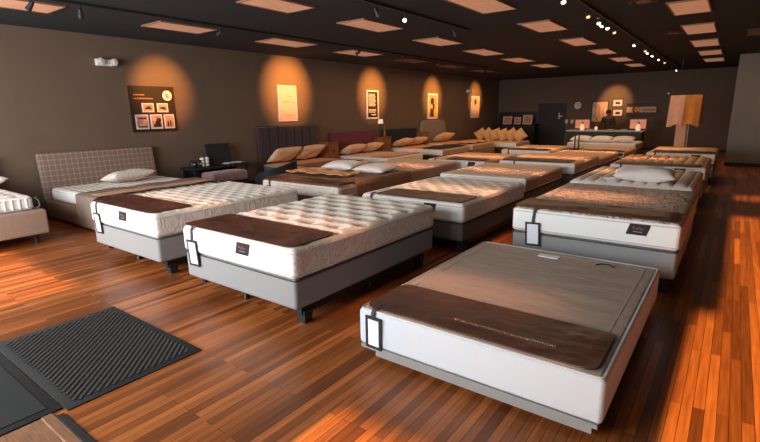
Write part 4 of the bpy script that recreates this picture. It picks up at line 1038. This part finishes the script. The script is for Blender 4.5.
MB().sheet(drp(-.82, DY-.32, -.8, DY+.3, .02, 3), 20, 20, .008).build('apricot_drape', M['drapeorange'], t)
MB().tube([(-1.06, DY-.12, .5), (-1.06, DY-.12, 1.3)], .012, 6).build('cord', M['drape'], t)
t = thing('hanging_cable', (-1.62, DY-.2, CZ), 'thin pale cables hanging from the ceiling beside the draped display', 'cable')
MB().tube([(-1.62, DY-.2, CZ), (-1.63, DY-.2, 2.1)], .005, 6).build('cable', M['steel'], t); MB().tube([(-1.36, DY-.1, CZ), (-1.42, DY-.12, 2.02)], .005, 6).build('cable', M['steel'], t)
MB().lathe([(.012, 0), (.022, .02), (.012, .045)], (-1.63, DY-.2, 2.06), 10).build('clip', M['plastic'], t)
# ------------------------------------------------------------------ mats at the entrance
t = thing('door_mat', (-3.6, 1.27, 0), 'black rubber door mat with diagonal ribs, complete in view', 'door mat', 'black entrance mats')
mx0, mx1, my0, my1 = -4.31, -2.93, .83, 1.71
MB().rbox(mx0, mx1, my0, my1, 0, .009, .003, seg=1).build('border', M['rubber'], t)
m = MB(); e = .055
a, b, c, d = mx0+e, mx1-e, my0+e, my1-e
step = .05; k = -40
import itertools
while True:
    # ribs run along (-1, 1)
    off = (a+c)+step*(k+40)
    if off > b+d: break
    k += 1
    # line x - y = off inside the rectangle
    ys = max(c, off-b); ye = min(d, off-a)
    if ye-ys < .02: continue
    h_ = .0125
    p0, p1 = Vector((off-ys, ys, .009)), Vector((off-ye, ye, .009))
    n_ = Vector((.7071, .7071, 0))*h_
    z_ = Vector((0, 0, .0055))
    m.quad([p0-n_, p1-n_, p1-n_*.5+z_, p0-n_*.5+z_]); m.quad([p0-n_*.5+z_, p1-n_*.5+z_, p1+n_*.5+z_, p0+n_*.5+z_]); m.quad([p0+n_*.5+z_, p1+n_*.5+z_, p1+n_, p0+n_])
m.build('ribs', M['rib'], t, smooth=False)
t = thing('door_mat', (-4.2, .1, 0), 'plain charcoal carpet mat cut by the photo edge beside the ribbed mat', 'door mat', 'black entrance mats')
MB().rbox(-5.6, -2.98, -.6, .822, 0, .01, .004, seg=1).build('border', M['rubber'], t)
MB().box(-5.54, -3.04, -.54, .762, .01, .014).build('pile', M['coir'], t, smooth=False)
MB().rbox(-2.965, -1.2, .705, .765, 0, .016, .006, seg=1).build('trim_1', M['threshold'], smooth=False, kind='structure')
MB().rbox(-2.92, -1.2, .765, .805, 0, .012, .004, seg=1).build('trim_2', M['black'], smooth=False, kind='structure')
MB().box(-2.965, -1.2, -.6, .705, 0, .006).build('floor_vestibule', M['threshold'], smooth=False, kind='structure')

# ------------------------------------------------------------------ light
wd = bpy.data.worlds.new('world'); SC.world = wd; wd.use_nodes = True
wd.node_tree.nodes['Background'].inputs[0].default_value = (.9, .95, 1, 1); wd.node_tree.nodes['Background'].inputs[1].default_value = .5
WARM = (1, .55, .24); AMB = (1, .8, .62)
area('window_daylight', (-5.4, -1.6, 1.8), (-4.6, 6, .6), 7.0, 2.2, 640, (.92, .97, 1))
area('added_overhead_fill', (-4.8, 5.5, 3.0), (-4.8, 5.5, 0), 6.4, 8, 42, (1, .80, .62))  # added warm fill from overhead, not a real bounce
area('added_overhead_fill', (-4.8, 14.5, 3.0), (-4.8, 14.5, 0), 8, 10, 210, (1, .64, .36))  # second added fill, over the far beds
for y, z, n in PICS:
    pw = {5.03: 620, 8.6: 1000, 12.2: 800, 15.95: 760, 19.65: 640}[y]
    spot('picture_spot', (-7.4, y-.02, 3.05), (WX, y+(.2 if y < 6 else .02), z+(.3 if y < 6 else .32)), pw, (1, .42, .1), {5.03: 40, 8.6: 52, 12.2: 46, 15.95: 44, 19.65: 42}[y], 1.0, .05)
spot('far_wall_spot', (-4.1, 20.6, 3.05), (-4.2, WY, 2.0), 380, (1, .5, .18), 44, 1.0)
for y, x, w_, p_ in ((3.0, -3.7, 5.6, 5.5), (5.75, -2.9, 4.2, 7.5), (8.2, -3.5, 5.4, 8.5), (10.6, -3.4, 5.2, 10), (13.6, -3.4, 5.2, 12)):
    area('added_band_light', (x, y, 3.05), (x, y, 0), w_, .12, p_, (1, .46, .23), 22)  # added lamps for the warm bands across the beds, no fixture there
sun = bpy.data.lights.new('sun', 'SUN'); sun.energy = 27; sun.angle = R(.7); sun.color = (1, .6, .22)
so = bpy.data.objects.new('sun', sun); COL.objects.link(so); so.rotation_euler = Vector((.012, 1, -.231)).to_track_quat('-Z', 'Y').to_euler()
SC.view_settings.view_transform = 'Standard'; SC.view_settings.look = 'None'; SC.view_settings.exposure = 0
